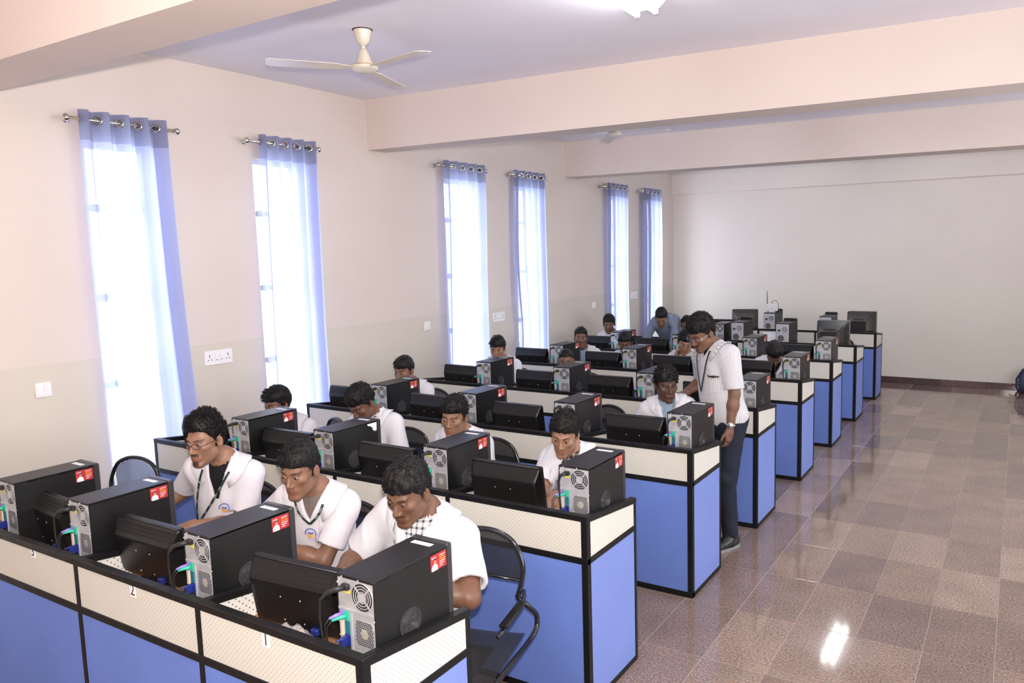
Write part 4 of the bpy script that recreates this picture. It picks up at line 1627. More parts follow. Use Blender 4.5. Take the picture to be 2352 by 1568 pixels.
def pattern_cloth(name, kind):
    m = new_mat(name, (0.8, 0.8, 0.8), 0.85, spec=0.12)
    t = NT(m)
    v = t.coord('Object')
    sp = t.n('ShaderNodeSeparateXYZ')
    t.l(v, sp.inputs[0])
    if kind == 'stripe':
        a = t.n('ShaderNodeAttribute', attribute_name='across')
        f = t.math('FRACT', t.math('MULTIPLY', a.outputs['Fac'], 1 / .0135))
        l1 = t.math('LESS_THAN', f, .14)
        f2 = t.math('FRACT', t.math('MULTIPLY_ADD', a.outputs['Fac'], 1 / .0135, .5))
        l2 = t.math('LESS_THAN', f2, .07)
        c = t.mix(l1, (0.66, 0.65, 0.67), (0.14, 0.14, 0.19))
        c = t.mix(l2, c, (0.50, 0.50, 0.55))
    else:
        fx = t.math('FRACT', t.math('MULTIPLY', sp.outputs['X'], 1 / .026))
        fz = t.math('FRACT', t.math('MULTIPLY', sp.outputs['Z'], 1 / .030))
        a = t.math('LESS_THAN', fx, .35)
        b2 = t.math('LESS_THAN', fz, .35)
        s = t.math('MULTIPLY', t.math('ADD', a, b2), .5)
        if kind == 'darkplaid':
            c = t.ramp(s, [(0.0, (0.04, 0.035, 0.032)), (0.5, (0.16, 0.14, 0.13)), (1.0, (0.38, 0.36, 0.34))])
        else:
            c = t.ramp(s, [(0.0, (0.75, 0.74, 0.73)), (0.5, (0.40, 0.40, 0.43)), (1.0, (0.06, 0.06, 0.08))])
    t.color(c)
    t.bump(t.noise(t.coord('Object', (1, 1, .45)), 17, 3).outputs['Fac'], .4, .02)
    return m


M_STRIPE = pattern_cloth('striped_shirt_cotton', 'stripe')
M_DPLAID = pattern_cloth('dark_plaid_shirt', 'darkplaid')
M_WPLAID = pattern_cloth('white_check_shirt', 'whiteplaid')


# ---- head in its own frame: face towards -y, ears at +-x, metres
def head_sdf(P, h):
    w = h.get('w', 1.0)
    Q = P / np.array([w, 1, 1])
    A = Q.copy(); A[:, 0] = np.abs(A[:, 0])
    d = ellip(Q, (0, .014, .043), (.0745, .095, .083))
    d = smin(d, ellip(Q, (0, -.032, -.022), (.0605, .060, .092)), .030)
    d = smin(d, capsule(A, (.047, .0, -.062), (.014, -.070, -.103), .021, .017), .030)
    d = smin(d, ellip(Q, (0, -.080, -.103), (.022, .0155, .0155)), .022)
    d = smin(d, ellip(A, (.043, -.058, -.012), (.022, .022, .018)), .022)
    d = smin(d, capsule(A, (.008, -.0865, .029), (.040, -.076, .032), .0095, .008), .016)
    # eye sockets
    d = ssub(d, ellip(A, (.0320, -.104, .010), (.0195, .0185, .0125)), .012)
    # nose
    nz = capsule(Q, (0, -.086, .020), (0, -.1105, -.026), .0068, .0105)
    d = smin(d, nz, .013)
    d = smin(d, ellip(A, (.0125, -.0985, -.031), (.0085, .0105, .0075)), .008)
    d = ssub(d, ellip(A, (.0065, -.106, -.0385), (.0035, .005, .003)), .003)
    # mouth
    d = smin(d, ellip(Q, (0, -.083, -.064), (.030, .014, .020)), .016)
    d = smin(d, capsule(A, (0, -.0965, -.0595), (.021, -.087, -.0640), .0048, .0025), .006)
    d = smin(d, capsule(A, (0, -.0955, -.0705), (.017, -.087, -.0680), .0058, .003), .006)
    d = ssub(d, capsule(A, (0, -.1035, -.0652), (.024, -.0925, -.0655), .0022, .0018), .003)
    # ears
    ca, sa = math.cos(.25), math.sin(.25)
    R = np.array([[ca, -sa, 0], [sa, ca, 0], [0, 0, 1.0]])
    e = ellip(A, (.0785, .016, -.004), (.0085, .0195, .032), R)
    e = ssub(e, ellip(A, (.0890, .010, .002), (.007, .0105, .018)), .005)
    d = smin(d, e, .010)
    # neck
    nd = np.asarray(h['neckdir'])
    nw = h.get('neckw', 1.0)
    d = smin(d, capsule(Q, (0, .022, -.055), np.array([0, .022, -.055]) + nd * .15, .055 * nw, .058 * nw), .026)
    d = smin(d, ellip(Q, nd * .105 + np.array([0, -.035, -.055]), (.013, .012, .014)), .018)
    return d


def head_color(P, h):
    w = h.get('w', 1.0)
    x, y, z = np.abs(P[:, 0] / w), P[:, 1], P[:, 2]
    c = np.ones((len(P), 3))

    def put(m, col):
        c[:] = c * (1 - m[:, None]) + np.array(col) * m[:, None]
    sm = lambda v, a, b: np.clip((v - a) / (b - a), 0, 1)
    front = sm(-y, .03, .05)
    # lips
    lip = np.exp(-((z + .0652) / .0105) ** 4) * np.exp(-(x / .0225) ** 6) * sm(-y, .075, .085)
    put(lip * .75, (.88, .62, .60))
    # eyebrows
    bz = .0290 + .0055 * np.sin(np.clip((x - .012) / .042, 0, 1) * PI * .75) + h.get('brow', 0)
    th = .0048 * (1 - .45 * np.clip((x - .02) / .035, 0, 1))
    br = np.exp(-((z - bz) / th) ** 4) * sm(x, .011, .016) * (1 - sm(x, .050, .057)) * front
    put(br * .92, (.10, .09, .09))
    # cheeks and nose a little warmer
    put(.25 * np.exp(-((x - .04) / .02) ** 2 - ((z + .02) / .02) ** 2) * front, (1.06, .95, .93))
    # facial hair
    nz_ = .5 + .5 * vnoise(P, 260, 5)
    st = h.get('stubble', 0)
    jaw = sm(-z, .035, .055) * sm(y, -.2, -.1) * (1 - sm(y, .0, .03))
    jaw = jaw * (1 - sm(-z, .118, .128))
    mo_h = np.exp(-((z + .0475 + .10 * x * .35) / .0072) ** 4) * (1 - sm(x, .024, .031)) * sm(-y, .070, .080)
    ch = np.exp(-((z + .094) / .013) ** 4) * (1 - sm(x, .014, .020)) * sm(-y, .06, .075)
    if st:
        put(np.clip(jaw * st * (.55 + .45 * nz_), 0, 1) * (1 - lip), (.42, .40, .40))
    mo = h.get('moustache', 0)
    if mo:
        put(mo_h * mo, (.12, .11, .11))
    if h.get('goatee', 0):
        put(np.clip(ch * h['goatee'], 0, 1), (.13, .12, .12))
    # scalp under the hair
    return c


HAIRLINE = {}


def hair_line(P, h):
    """height above which hair grows, by direction round the head"""
    y, x = P[:, 1], np.abs(P[:, 0])
    ang = np.degrees(np.arctan2(x, -y + .012))          # 0 front, 90 side, 180 back
    fr = h.get('fringe', .074)
    pts = [0, 18, 38, 52, 62, 74, 84, 92, 98, 108, 122, 140, 180]
    sb = h.get('sideburn', -.022)
    hs = [fr, fr + .002, fr - .004, .052, .034, .010, sb, sb + .004, .036, .034, -.030, -.062, -.072 + h.get('nape', 0)]
    return np.interp(ang, pts, hs)


def hair_sdf(P, h):
    w = h.get('w', 1.0)
    t_ = h.get('hair', .012)
    top = h.get('top', 0.0)
    d = ellip(P, (0, .0165, .046 + top * .4), (.0745 * w + t_ * .75, .095 + t_ * .8, .083 + t_ + top))
    d = smin(d, ellip(P, (0, -.030, .078 + top * .5), (.060 * w + t_ * .5, .050 + t_ * .6, .034 + t_ + top * .8)), .03)
    n = vnoise(P * np.array([1, 1, .6]), h.get('nscale', 55), h['seed']) * h.get('rough', .005)
    n += vnoise(P * np.array([1, 1, .35]), 130, h['seed'] + 1) * h.get('rough', .005) * .55
    d = d + n
    hl = hair_line(P, h) + .006 * vnoise(P, 90, h['seed'] + 3)
    cut = (hl - P[:, 2])
    d = np.maximum(d, cut * .8)
    # stay outside the skull
    return d


def rot_head(yaw, pitch, roll=0):
    return (Matrix.Rotation(yaw, 3, 'Z') @ Matrix.Rotation(roll, 3, 'Y') @ Matrix.Rotation(pitch, 3, 'X'))


HEADC = {}


def ik(S, T, la, lb, pole):
    S, T, pole = np.asarray(S, float), np.asarray(T, float), np.asarray(pole, float)
    d = T - S
    L = min(np.linalg.norm(d), (la + lb) * .995)
    u = nrm(d)
    T = S + u * L
    a = (la * la - lb * lb + L * L) / (2 * L)
    hh = math.sqrt(max(la * la - a * a, 0))
    p = pole - S
    p = nrm(p - u * (p @ u))
    return S + u * a + p * hh, T


def hand_sdf_factory(W, fdir, palm, pose, side):
    """W wrist, fdir along the fingers, palm = palm normal; side = +1 when the thumb lies towards cross(fdir, palm)"""
    f = nrm(fdir)
    n = nrm(np.asarray(palm) - f * (np.asarray(palm) @ f))
    s = np.cross(f, n) * side
    curl = {'relaxed': (.35, .55, .45), 'flat': (.08, .10, .08), 'keys': (.45, .75, .45), 'fist': (1.1, 1.5, 1.0), 'hang': (.28, .50, .40)}[pose]
    bones = []
    K = W + f * .012
    for i, (off, L, r) in enumerate(((.030, .076, .0082), (.0105, .084, .0085), (-.0095, .078, .0082), (-.028, .062, .0074))):
        base = W + f * (.088 - .004 * abs(i - 1)) + s * off
        pts = [base]
        a = 0
        for q, part in enumerate((.46, .30, .24)):
            a += curl[q] * (1 + .10 * i)
            dvec = f * math.cos(a) + n * math.sin(a) + s * (.05 * (1.5 - i))
            pts.append(pts[-1] + nrm(dvec) * L * part)
        bones.append((pts, r))
    tb0 = W + f * .026 + s * .024 + n * .006
    tb1 = tb0 + nrm(f * .72 + s * .62 + n * .20) * .040
    tb2 = tb1 + nrm(f * .90 + s * .30 + n * .22) * .030
    tb3 = tb2 + nrm(f * .95 + s * .08 + n * .25) * .026

    def sdf(P):
        # palm: slab between wrist and knuckles
        R = np.stack([s, f, n])
        d = ellip(P, W + f * .052 - n * .001, (.041, .056, .0165), R)
        d = smin(d, capsule(P, W - f * .03, W + f * .03, .0265, .026), .018)
        d = smin(d, capsule(P, W + f * .040 + s * .028, W + f * .086 + s * .030, .012, .011), .012)
        d = smin(d, capsule(P, W + f * .040 - s * .026, W + f * .080 - s * .027, .013, .010), .012)
        d = smin(d, capsule(P, tb0, tb1, .0145, .0105), .014)
        th = np.minimum(capsule(P, tb1, tb2, .0102, .0092), capsule(P, tb2, tb3, .0092, .0072))
        d = smin(d, th, .005)
        for pts, r in bones:
            g = capsule(P, pts[0] - f * .02, pts[1], r * 1.12, r)
            g = smin(g, capsule(P, pts[1], pts[2], r, r * .93), .003)
            g = smin(g, capsule(P, pts[2], pts[3], r * .93, r * .76), .003)
            d = smin(d, g, .0045)
        return d
    allp = np.array([q for pts, r in bones for q in pts] + [tb3, tb1, W - f * .035])
    return sdf, allp.min(0) - .022, allp.max(0) + .022


def march(sdf, pts, dirs, off=.004, n=40):
    p = np.array(pts, float)
    d = np.array(dirs, float)
    if d.ndim == 1:
        d = np.tile(d, (len(p), 1))
    d = d / np.linalg.norm(d, axis=1, keepdims=True)
    for _ in range(n):
        s = sdf(p) - off
        p = p + d * (np.clip(s, -.05, .05) * .8)[:, None]
    return p


LEGS = {}
PCOUNT = [0]


def person(spec):
    """spec gives head position, gaze, body and arm targets in world space; the figure faces -y before spec['yaw']"""
    PCOUNT[0] += 1
    S_ = spec.get('scale', 1.0)
    near = spec.get('near', 1)
    hc = np.array(spec['head'], float)                    # head centre
    byaw = math.radians(spec.get('yaw', 0))
    base = np.array(spec['base'], float)                  # point under the hips, floor
    Rb = np.array(Matrix.Rotation(byaw, 3, 'Z'))
    loc = lambda p: (Rb.T @ (np.asarray(p, float) - base)) / S_
    H = loc(hc)
    hip = np.array([0, 0, spec.get('hipz', .575) / S_]) + np.array(spec.get('hipoff', (0, 0, 0)))
    hy, hp_, hr = [math.radians(a) for a in spec['gaze']]
    Rh = np.array(rot_head(hy, hp_, hr))                  # head to body frame
    # neck base: below and behind the head
    N = H + Rh @ np.array([0, .030, -.060]) + np.array([0, .066, -.078]) + np.array(spec.get('neckoff', (0, 0, 0)))
    up = nrm(N - hip)
    tw = math.radians(spec.get('twist', 0))
    lat = np.array([math.cos(tw), math.sin(tw), 0])
    if 'tilt' in spec:
        lat = lat + np.array([0, 0, math.tan(math.radians(spec['tilt']))])
    lat = nrm(lat - up * (lat @ up))
    fw = np.cross(up, lat) * -1                            # towards the chest
    if fw[1] > 0 and abs(fw[1]) > .3:
        fw = -fw
    RT = np.stack([lat, -fw, up])                          # world(local) -> torso coords: x lateral, y back, z up
    TL = np.linalg.norm(N - hip)
    k = TL / .50
    wd = spec.get('build', 1.0)
    sh = {}
    for s in (-1, 1):
        dz = spec.get('shrug', {}).get(s, 0)
        sh[s] = N - up * (.060 - dz) + lat * s * .163 * wd + fw * .004
    arms = {}
    for s, nm in ((-1, 'right'), (1, 'left')):
        a = spec['arms'][nm]
        T = loc(a['hand'])
        pole = sh[s] + np.array(a.get('pole', (s * .35, .25, -.5)))
        E, W = ik(sh[s], T, .285, .250, pole)
        arms[s] = (sh[s], E, W, a)
    chest_c = hip + up * (TL * .66)
    waist_c = hip + up * (TL * .34)
    belly = spec.get('belly', 0)

    def torso(P, o):
        d = ellip(P, chest_c - fw * .006, (.166 * wd + o, .112 * wd + o, .205 * k + o), RT)
        d = smin(d, ellip(P, waist_c + fw * (belly * .5), (.150 * wd + o, .108 + belly + o, .190 * k + o), RT), .05)
        d = smin(d, ellip(P, hip + up * .02, (.172 * wd + o, .125 + o, .130 + o), RT), .05)
        d = smin(d, capsule(P, sh[-1] * .82 + sh[1] * .18 - up * .012, sh[1] * .82 + sh[-1] * .18 - up * .012, .058 + o * .8), .055)
        d = smin(d, capsule(P, N - up * .055, N + up * .015, .078 + o * .6, .060 + o * .3), .05)
        return d
    hd = {'neckdir': nrm(Rh.T @ (N - H - Rh @ np.array([0, .022, -.055])))}
    hd.update(spec['look'])
    hd.setdefault('seed', PCOUNT[0] * 7)
    tone = spec['tone']
    SKIN = skin_mat(tone)
    body = Net()
    hs = (.0033, .0040, .0060)[near - 1]
    # head and neck
    ndv = hd['neckdir'] * .16
    vh, fh = surfnet(lambda P: head_sdf(P, hd), (-.098, -.128, min(-.135, ndv[2] - .06)), (.098, max(.124, ndv[1] + .09), .14), hs)
    ch = head_color(vh, hd)
    body.add(H + vh @ Rh.T, fh, 0, ch)
    # eyes
    if near < 3:
        lid = spec.get('lid', .35)
        for s in (-1, 1):
            c = np.array([s * .0315 * hd.get('w', 1), -.0790, .0098])
            ve, fe = uvsphere((0, 0, 0), .0118, 16, 10)
            body.add(H + (ve + c) @ Rh.T, fe, 1)
            g = spec.get('eyes', (-.05, -.22))
            gd = nrm(np.array([g[0], -1, g[1]]))
            a1 = nrm(np.cross(gd, [0, 0, 1])); a2 = np.cross(a1, gd)
            ring = [c + gd * .0114 + (a1 * math.cos(q) + a2 * math.sin(q)) * .0064 for q in np.linspace(0, 2 * PI, 13)[:-1]]
            cc = c + gd * .0128
            vv = np.array(ring + [cc])
            ff = np.array([(i, (i + 1) % 12, 12, 12) for i in range(12)])
            ff = ff[:, [0, 1, 2]]
            ff = np.concatenate([ff, ff[:, 2:3]], 1)
            body.add(H + vv @ Rh.T, ff, 2)
            # upper and lower lids
            vl, fl_ = uvsphere((0, 0, 0), .0131, 22, 16)
            top_ = .52 - lid * .95
            zz = vl[:, 2] / .0131
            keep_u = (zz[fl_] > top_).all(1)
            col = np.where((zz < top_ + .22)[:, None], np.array([[.16, .14, .14]]), np.array([[.88, .84, .83]]))
            body.add(H + (vl + c) @ Rh.T, fl_[keep_u], 0, col)
            keep_l = (zz[fl_] < -.30).all(1)
            body.add(H + (vl + c) @ Rh.T, fl_[keep_l], 0, np.full((len(vl), 3), .86))
    # torso core, arms
    def core(P):
        d = torso(P, -.012)
        d = smin(d, capsule(P, N - up * .06, N + up * .03, .058, .055), .03)
        for s in (-1, 1):
            S0, E, W, a = arms[s]
            d = smin(d, capsule(P, S0, E, .050 * wd, .041 * wd), .03)
            g = capsule(P, E, E + (W - E) * .35, .040 * wd, .041 * wd)
            g = smin(g, capsule(P, E + (W - E) * .35, W, .041 * wd, .0275), .02)
            d = smin(d, g, .015)
        return d
    pts = np.array([hip + up * .1] + [q for s in (-1, 1) for q in arms[s][:3]] + [N])
    lo, hi = pts.min(0) - .13, pts.max(0) + .13
    vb, fb = surfnet(core, lo, hi, (.0095, .0115, .015)[near - 1])
    body.add(vb, fb, 0)
    for s in (-1, 1):
        S0, E, W, a = arms[s]
        fd = np.array(Rb.T @ np.asarray(a['dir'], float)) if 'dir' in a else nrm(W - E)
        pm = np.array(Rb.T @ np.asarray(a['palm'], float)) if 'palm' in a else np.array([0, 0, -1.0])
        f_ = nrm(fd)
        n_ = nrm(pm - f_ * (pm @ f_))
        # thumb side: towards the body's middle when palms face down
        want = np.array(Rb.T @ np.asarray(a['thumb'], float)) if 'thumb' in a else np.array([-s, 0, 0.0])
        sd = 1 if np.cross(f_, n_) @ want > 0 else -1
        hf, l1, h1 = hand_sdf_factory(W, f_, n_, a.get('pose', 'keys'), sd)
        vh2, fh2 = surfnet(hf, l1, h1, (.0042, .0050, .0065)[near - 1])
        body.add(vh2, fh2, 0)
    # extra hand tints
    me = body.mesh('person', [SKIN, M_EYEW, M_IRIS])

    def xf(me_):
        co = np.zeros(len(me_.vertices) * 3, np.float32)
        me_.vertices.foreach_get('co', co)
        me_.vertices.foreach_set('co', (co.reshape(-1, 3) * S_).ravel())
        me_.update()
        return me_
    root = link('person', xf(me))
    root.location = base
    root.rotation_euler = (0, 0, byaw)
    tag(root, spec['label'], 'person', spec.get('group'))

    def child(name, me_, label=None, parent=None):
        return link(name, xf(me_), parent or root, None, label)

    # ---- hair
    vs_, fs_ = surfnet(lambda P: np.maximum(hair_sdf(P, hd), -(head_sdf(P, hd) + .006)), (-.125, -.150, -.12), (.125, .160, .20), (.0045, .006, .008)[near - 1])
    hn = Net()
    hn.add(H + vs_ @ Rh.T, fs_, 0)
    # loose tufts give the outline its strands
    nt = int(hd.get('tufts', 260) * (2.6, 1.2, .3)[near - 1])
    if nt and len(fs_):
        rg_ = np.random.default_rng(hd['seed'])
        ctr = vs_[fs_].mean(1)
        nor = np.cross(vs_[fs_[:, 2]] - vs_[fs_[:, 0]], vs_[fs_[:, 3]] - vs_[fs_[:, 1]])
        nor /= np.linalg.norm(nor, axis=1, keepdims=True) + 1e-9
        outw = ctr - np.array([0, .015, .03])
        outw /= np.linalg.norm(outw, axis=1, keepdims=True)
        okf = np.where(((nor * outw).sum(1) > .6) & (ctr[:, 2] > hair_line(ctr, hd) + .004))[0]
        if len(okf):
            pick = rg_.choice(okf, nt)
            tv, tf = [], []
            flow = np.array(hd.get('flow', (0, -.5, -.3)))
            for i_, q in enumerate(pick):
                p0, nn = ctr[q], outw[q]
                g = nrm(nn * hd.get('lift', .55) * .75 + flow * (.6 + .4 * rg_.random()) + rg_.normal(0, .25, 3))
                L = hd.get('tlen', .022) * (.6 + .8 * rg_.random())
                u = nrm(np.cross(g, nn) + 1e-3)
                wv_ = .0022
                b0 = p0 - nn * .004
                mid = b0 + g * L * .55 + nn * .002
                tip = b0 + g * L - nn * .003
                o_ = len(tv)
                w2 = np.cross(u, g)
                tv += [b0 + u * wv_, b0 - u * wv_ * .5 + w2 * wv_, b0 - u * wv_ * .5 - w2 * wv_, mid + u * wv_ * .7, mid - u * wv_ * .4 + w2 * wv_ * .6, mid - u * wv_ * .4 - w2 * wv_ * .6, tip]
                tf += [(o_, o_ + 1, o_ + 4, o_ + 3), (o_ + 1, o_ + 2, o_ + 5, o_ + 4), (o_ + 2, o_, o_ + 3, o_ + 5), (o_ + 3, o_ + 4, o_ + 6, o_ + 6), (o_ + 4, o_ + 5, o_ + 6, o_ + 6), (o_ + 5, o_ + 3, o_ + 6, o_ + 6)]
            hn.add(H + np.array(tv) @ Rh.T, np.array(tf), 0)
    child('hair', hn.mesh('hair', M_HAIRB if hd.get('brown') else M_HAIR))

    # ---- clothes
    st = spec['dress']
    vd = st.get('vdepth', .20)
    vw = st.get('vwidth', .050)
    slv = st.get('sleeve', .74)
    co_ = st.get('ease', .014)
    lean_side = spec.get('folds', 1.0)

    def tcoord(P):
        return (P - N) @ RT.T          # x lateral, y back, z up from the neck base

    def folds(P):
        r1 = np.abs(vnoise(P * np.array([1, 1, .50]) + .25 * P[:, [2, 0, 1]], 7, hd['seed']))
        r2 = np.abs(vnoise(P * np.array([1, 1, .35]) - .35 * P[:, [2, 1, 0]], 14, hd['seed'] + 9))
        return lean_side * (.0075 * (np.minimum(r1, .45) - .25) + .0018 * (np.minimum(r2, .40) - .22))

    def coat_t(P):
        """front of the garment without its sleeves, for pieces that lie on the chest"""
        return torso(P, co_) + folds(P)

    def coat(P):
        d = torso(P, co_)
        fn = folds(P)
        d = d + fn
        for s in (-1, 1):
            S0, E, W, a = arms[s]
            if slv <= 1:
                C = S0 + (E - S0) * slv
                u = nrm(E - S0)
                g = capsule(P, S0, C, .060 * wd, .070 * wd) + fn * 1.3
                g = np.maximum(g, (P - C) @ u)
                g = np.maximum(g, -capsule(P, C - u * .012, C + u * .10, .052 * wd))
            else:
                C = E + (W - E) * (slv - 1)
                u = nrm(W - E)
                g = smin(capsule(P, S0, E, .064 * wd, .056 * wd), capsule(P, E, C, .056 * wd, .046), .02) + fn * 1.2
                g = np.maximum(g, (P - C) @ u)
            hq = np.clip(((P - S0) @ nrm(E - S0)) / np.linalg.norm(E - S0), 0, 1)
            d = smin(d, g, .056 * (1 - hq) ** 1.3 + .010)
        # hem and neck opening
        T_ = tcoord(P)
        d = np.maximum(d, -(capsule(P, N - up * .02, N + up * .2, .057, .075)))
        if vd > 0:
            wdg = np.maximum(np.abs(T_[:, 0]) - vw * (1 + (T_[:, 2] - .0) / vd), T_[:, 1] + .02)
            d = np.maximum(d, -wdg)
        d = np.maximum(d, ((hip - up * st.get('hem', .10)) - P) @ up)
        return d
    pts = np.array([hip - up * .05] + [q for s in (-1, 1) for q in arms[s][:(2 if slv <= 1 else 3)]] + [N + up * .02])
    lo, hi = pts.min(0) - .20, pts.max(0) + .16
    vc, fc = surfnet(coat, lo, hi, (.0075, .0100, .016)[near - 1])
    uval = None
    if st.get('stripes'):
        T_ = (vc - chest_c) @ RT.T
        ut = np.arctan2(T_[:, 0], -T_[:, 1]) * .165
        best = np.full(len(vc), 1e9)
        for s in (-1, 1):
            S0, E, W, a = arms[s]
            dc = capsule(vc, S0 + (E - S0) * .12, S0 + (E - S0) * slv, .07)
            ax_ = nrm(E - S0)
            b1 = nrm(np.cross(ax_, [0, 0, 1.0]) + 1e-6); b2 = np.cross(ax_, b1)
            q = vc - S0
            us = np.arctan2(q @ b1, q @ b2) * .075
            m_ = (dc < torso(vc, co_) + .004)
            ut = np.where(m_, us, ut)
        uval = ut
    cname = st.get('name', 'lab_coat')
    coat_o = child(cname, np_mesh(cname, vc, fc, st['mat'], uvals=uval), st.get('label'))
    # shirt or tee worn beneath, seen in the neck opening
    if st.get('inner') is not None:
        def inn(P):
            T_ = tcoord(P)
            d = np.maximum(torso(P, -.003), -(capsule(P, N - up * .02 - fw * .0, N + up * .2, st.get('inner_neck', .059), .075)))
            d = np.maximum(d, -T_[:, 2] - vd - .06)
            d = np.maximum(d, np.abs(T_[:, 0]) - .10)
            return d
        vi, fi = surfnet(inn, N - .24, N + .16, (.009, .012, .016)[near - 1])
        child('undershirt', np_mesh('undershirt', vi, fi, st['inner']))
    # collar: a folded band round the neck
    if st.get('collar', True) and near < 3:
        cmat = st.get('collar_mat', st['mat'])
        rows, nn_ = [], 25
        inner, mid, outer = [], [], []
        for i in range(nn_):
            a = math.radians(-152 + 304 * i / (nn_ - 1))
            ca, sa = math.cos(a), math.sin(a)
            fr = max(0, -ca)                                   # 1 at the front
            drop = -.012 - .040 * fr ** 2
            inner.append(N + lat * sa * .064 - fw * (ca * .066 - .004) + up * (.016 + drop + .028 * (1 - fr)))
            mid.append(N + lat * sa * .074 - fw * (ca * .076 - .004) + up * (.022 + drop + .026 * (1 - fr)))
            tip = st.get('tip', .036) * max(0, (abs(a) - 1.9) / .75)
            outer.append(N + lat * sa * (.088 + .010 * fr + tip * .5) - fw * (ca * (.088 + .010 * fr) - .002) + up * (-.016 + drop - tip))
        outer = march(coat, np.array(outer), -(np.array(outer) - N + up * .1), .0155, 14)
        ring = np.concatenate([np.array(inner), np.array(mid), outer, outer - up * .002])
        fcs = []
        for r_ in range(2):
            for i in range(nn_ - 1):
                fcs.append((r_ * nn_ + i, r_ * nn_ + i + 1, (r_ + 1) * nn_ + i + 1, (r_ + 1) * nn_ + i))
        me_ = np_mesh('collar', ring, np.array(fcs), cmat, uvals=np.tile(np.linspace(-.2, .2, nn_), 4) + .004)
        col_o = child('collar', me_, None, coat_o)
        md = col_o.modifiers.new('cloth thickness', 'SOLIDIFY')
        md.thickness = .0045
    def lay(pts_, off):
        p_ = march(coat_t, pts_, -fw, off, 60)
        return march(coat, p_, -fw, off, 25)

    # lapels along the opening
    if st.get('lapel') and near < 3:
        for s in (-1, 1):
            pg, m_ = [], 9
            for i in range(m_):
                q = i / (m_ - 1)
                z_ = .0 - (vd + .01) * q
                xin = vw * (1 - q) * .96
                wlap = .060 * (math.sin(min(1, q * 1.25 + .28) * PI * .62) * (1 - q ** 2.2)) + .003
                for e in (0, .5, 1):
                    pg.append(N + lat * s * (xin + wlap * e) + up * (z_ + .012 * e) + fw * .22)
            pg = lay(np.array(pg), .0085)
            fcs = [(i * 3 + e, i * 3 + e + 1, (i + 1) * 3 + e + 1, (i + 1) * 3 + e) for i in range(m_ - 1) for e in (0, 1)]
            lo_ = child('lapel', np_mesh('lapel', pg, np.array(fcs), st['mat']), None, coat_o)
            md = lo_.modifiers.new('cloth thickness', 'SOLIDIFY')
            md.thickness = .0045

    def drape(shape, cx_, cz_, mats, name, off=.003, parent=None, label=None):
        """flat outline pieces (list of (points, mat, lift)) laid on the coat at lateral cx_, height cz_ below the neck"""
        P0, offs, mi, ua = [], [], [], []
        for ptsq, mt, lift in shape:
            for x_, z_ in ptsq:
                P0.append(N + lat * (cx_ + x_) + up * (cz_ + z_) + fw * .24)
                offs.append(off + lift)
                ua.append(cx_ + x_)
            mi.append(mt)
        P1 = lay(np.array(P0), np.array(offs))
        allf = np.arange(len(P1)).reshape(-1, 4)
        me_ = np_mesh(name, P1, allf, mats, mi, uvals=np.array(ua), smooth=False)
        return child(name, me_, label, parent or coat_o)

    def gridquads(x0, x1, z0, z1, nx, nz):
        out = []
        for i in range(nx):
            for j in range(nz):
                xa, xb = x0 + (x1 - x0) * i / nx, x0 + (x1 - x0) * (i + 1) / nx
                za, zb = z0 + (z1 - z0) * j / nz, z0 + (z1 - z0) * (j + 1) / nz
                out.append([(xa, za), (xb, za), (xb, zb), (xa, zb)])
        return out
    if st.get('pocket') and near < 3:
        px_, pz_ = st['pocket']
        drape([(q, 0, 0) for q in gridquads(-.056, .056, -.125, 0, 6, 6)], px_, pz_, [st['mat']], 'breast_pocket', .0058)
        if st.get('emblem'):
            sh_ = []
            oy = -.062
            for i in range(22):
                a0, a1 = math.radians(-20 + 220 * i / 22), math.radians(-20 + 220 * (i + .82) / 22)
                sh_.append(([(r_ * math.cos(a), oy + .006 + r_ * math.sin(a)) for a, r_ in ((a0, .0235), (a1, .0235), (a1, .0320), (a0, .0320))], 0, 0))
            sh_.append(([(-.0165, oy - .014), (0, oy - .019), (0, oy + .002), (-.0165, oy + .008)], 1, .0004))
            sh_.append(([(0, oy - .019), (.0165, oy - .014), (.0165, oy + .008), (0, oy + .002)], 1, .0004))
            sh_.append(([(-.0165, oy + .008), (0, oy + .002), (0, oy + .013), (-.013, oy + .017)], 0, .0006))
            sh_.append(([(0, oy + .002), (.0165, oy + .008), (.013, oy + .017), (0, oy + .013)], 0, .0006))
            for i in range(4):
                zz = oy - .012 + i * .0045
                sh_.append(([(.002, zz - .002), (.015, zz + .002), (.015, zz + .0032), (.002, zz - .0008)], 2, .0010))
            emb = drape(sh_, px_, pz_, [M_EMBL, M_EMBO, M_PAPER], 'embroidered_emblem', .0085, coat_o, 'blue ring and orange book emblem with initials')
            mb_ = MB()
            text_mesh('S.V.C.E', .0125, mb_, Matrix.Identity(4), 0)
            v2 = np.array(mb_.v)
            P0 = np.array([N + lat * (px_ + x_) + up * (pz_ + oy - .0265 + y_) + fw * .24 for x_, y_, _ in v2])
            P1 = lay(P0, .0088)
            m2 = MB(); m2.add(P1, mb_.f, 0)
            child('emblem_lettering', m2.mesh('emblem_lettering', M_EMBL), None, coat_o)
    if st.get('buttons') and near < 2:
        for zz in st['buttons']:
            P0 = lay(np.array([N + up * zz + fw * .24 + lat * .004]), .003)[0]
            bb = MB()
            q = Matrix.Translation(P0) @ Vector(fw).to_track_quat('Z', 'Y').to_matrix().to_4x4()
            bb.lathe([(0, 0), (.0062, 0), (.0062, .0018), (.004, .0026), (0, .002)], 12, q)
            child('button', bb.mesh('button', M_BUTTON), None, coat_o)
        drape([(q, 0, 0) for q in gridquads(-.017, .017, st['buttons'][-1] - .10, -vd + .02, 2, 10)], 0, 0, [st['mat']], 'front_placket', .0022)
    # lanyard
    ly = spec.get('lanyard')
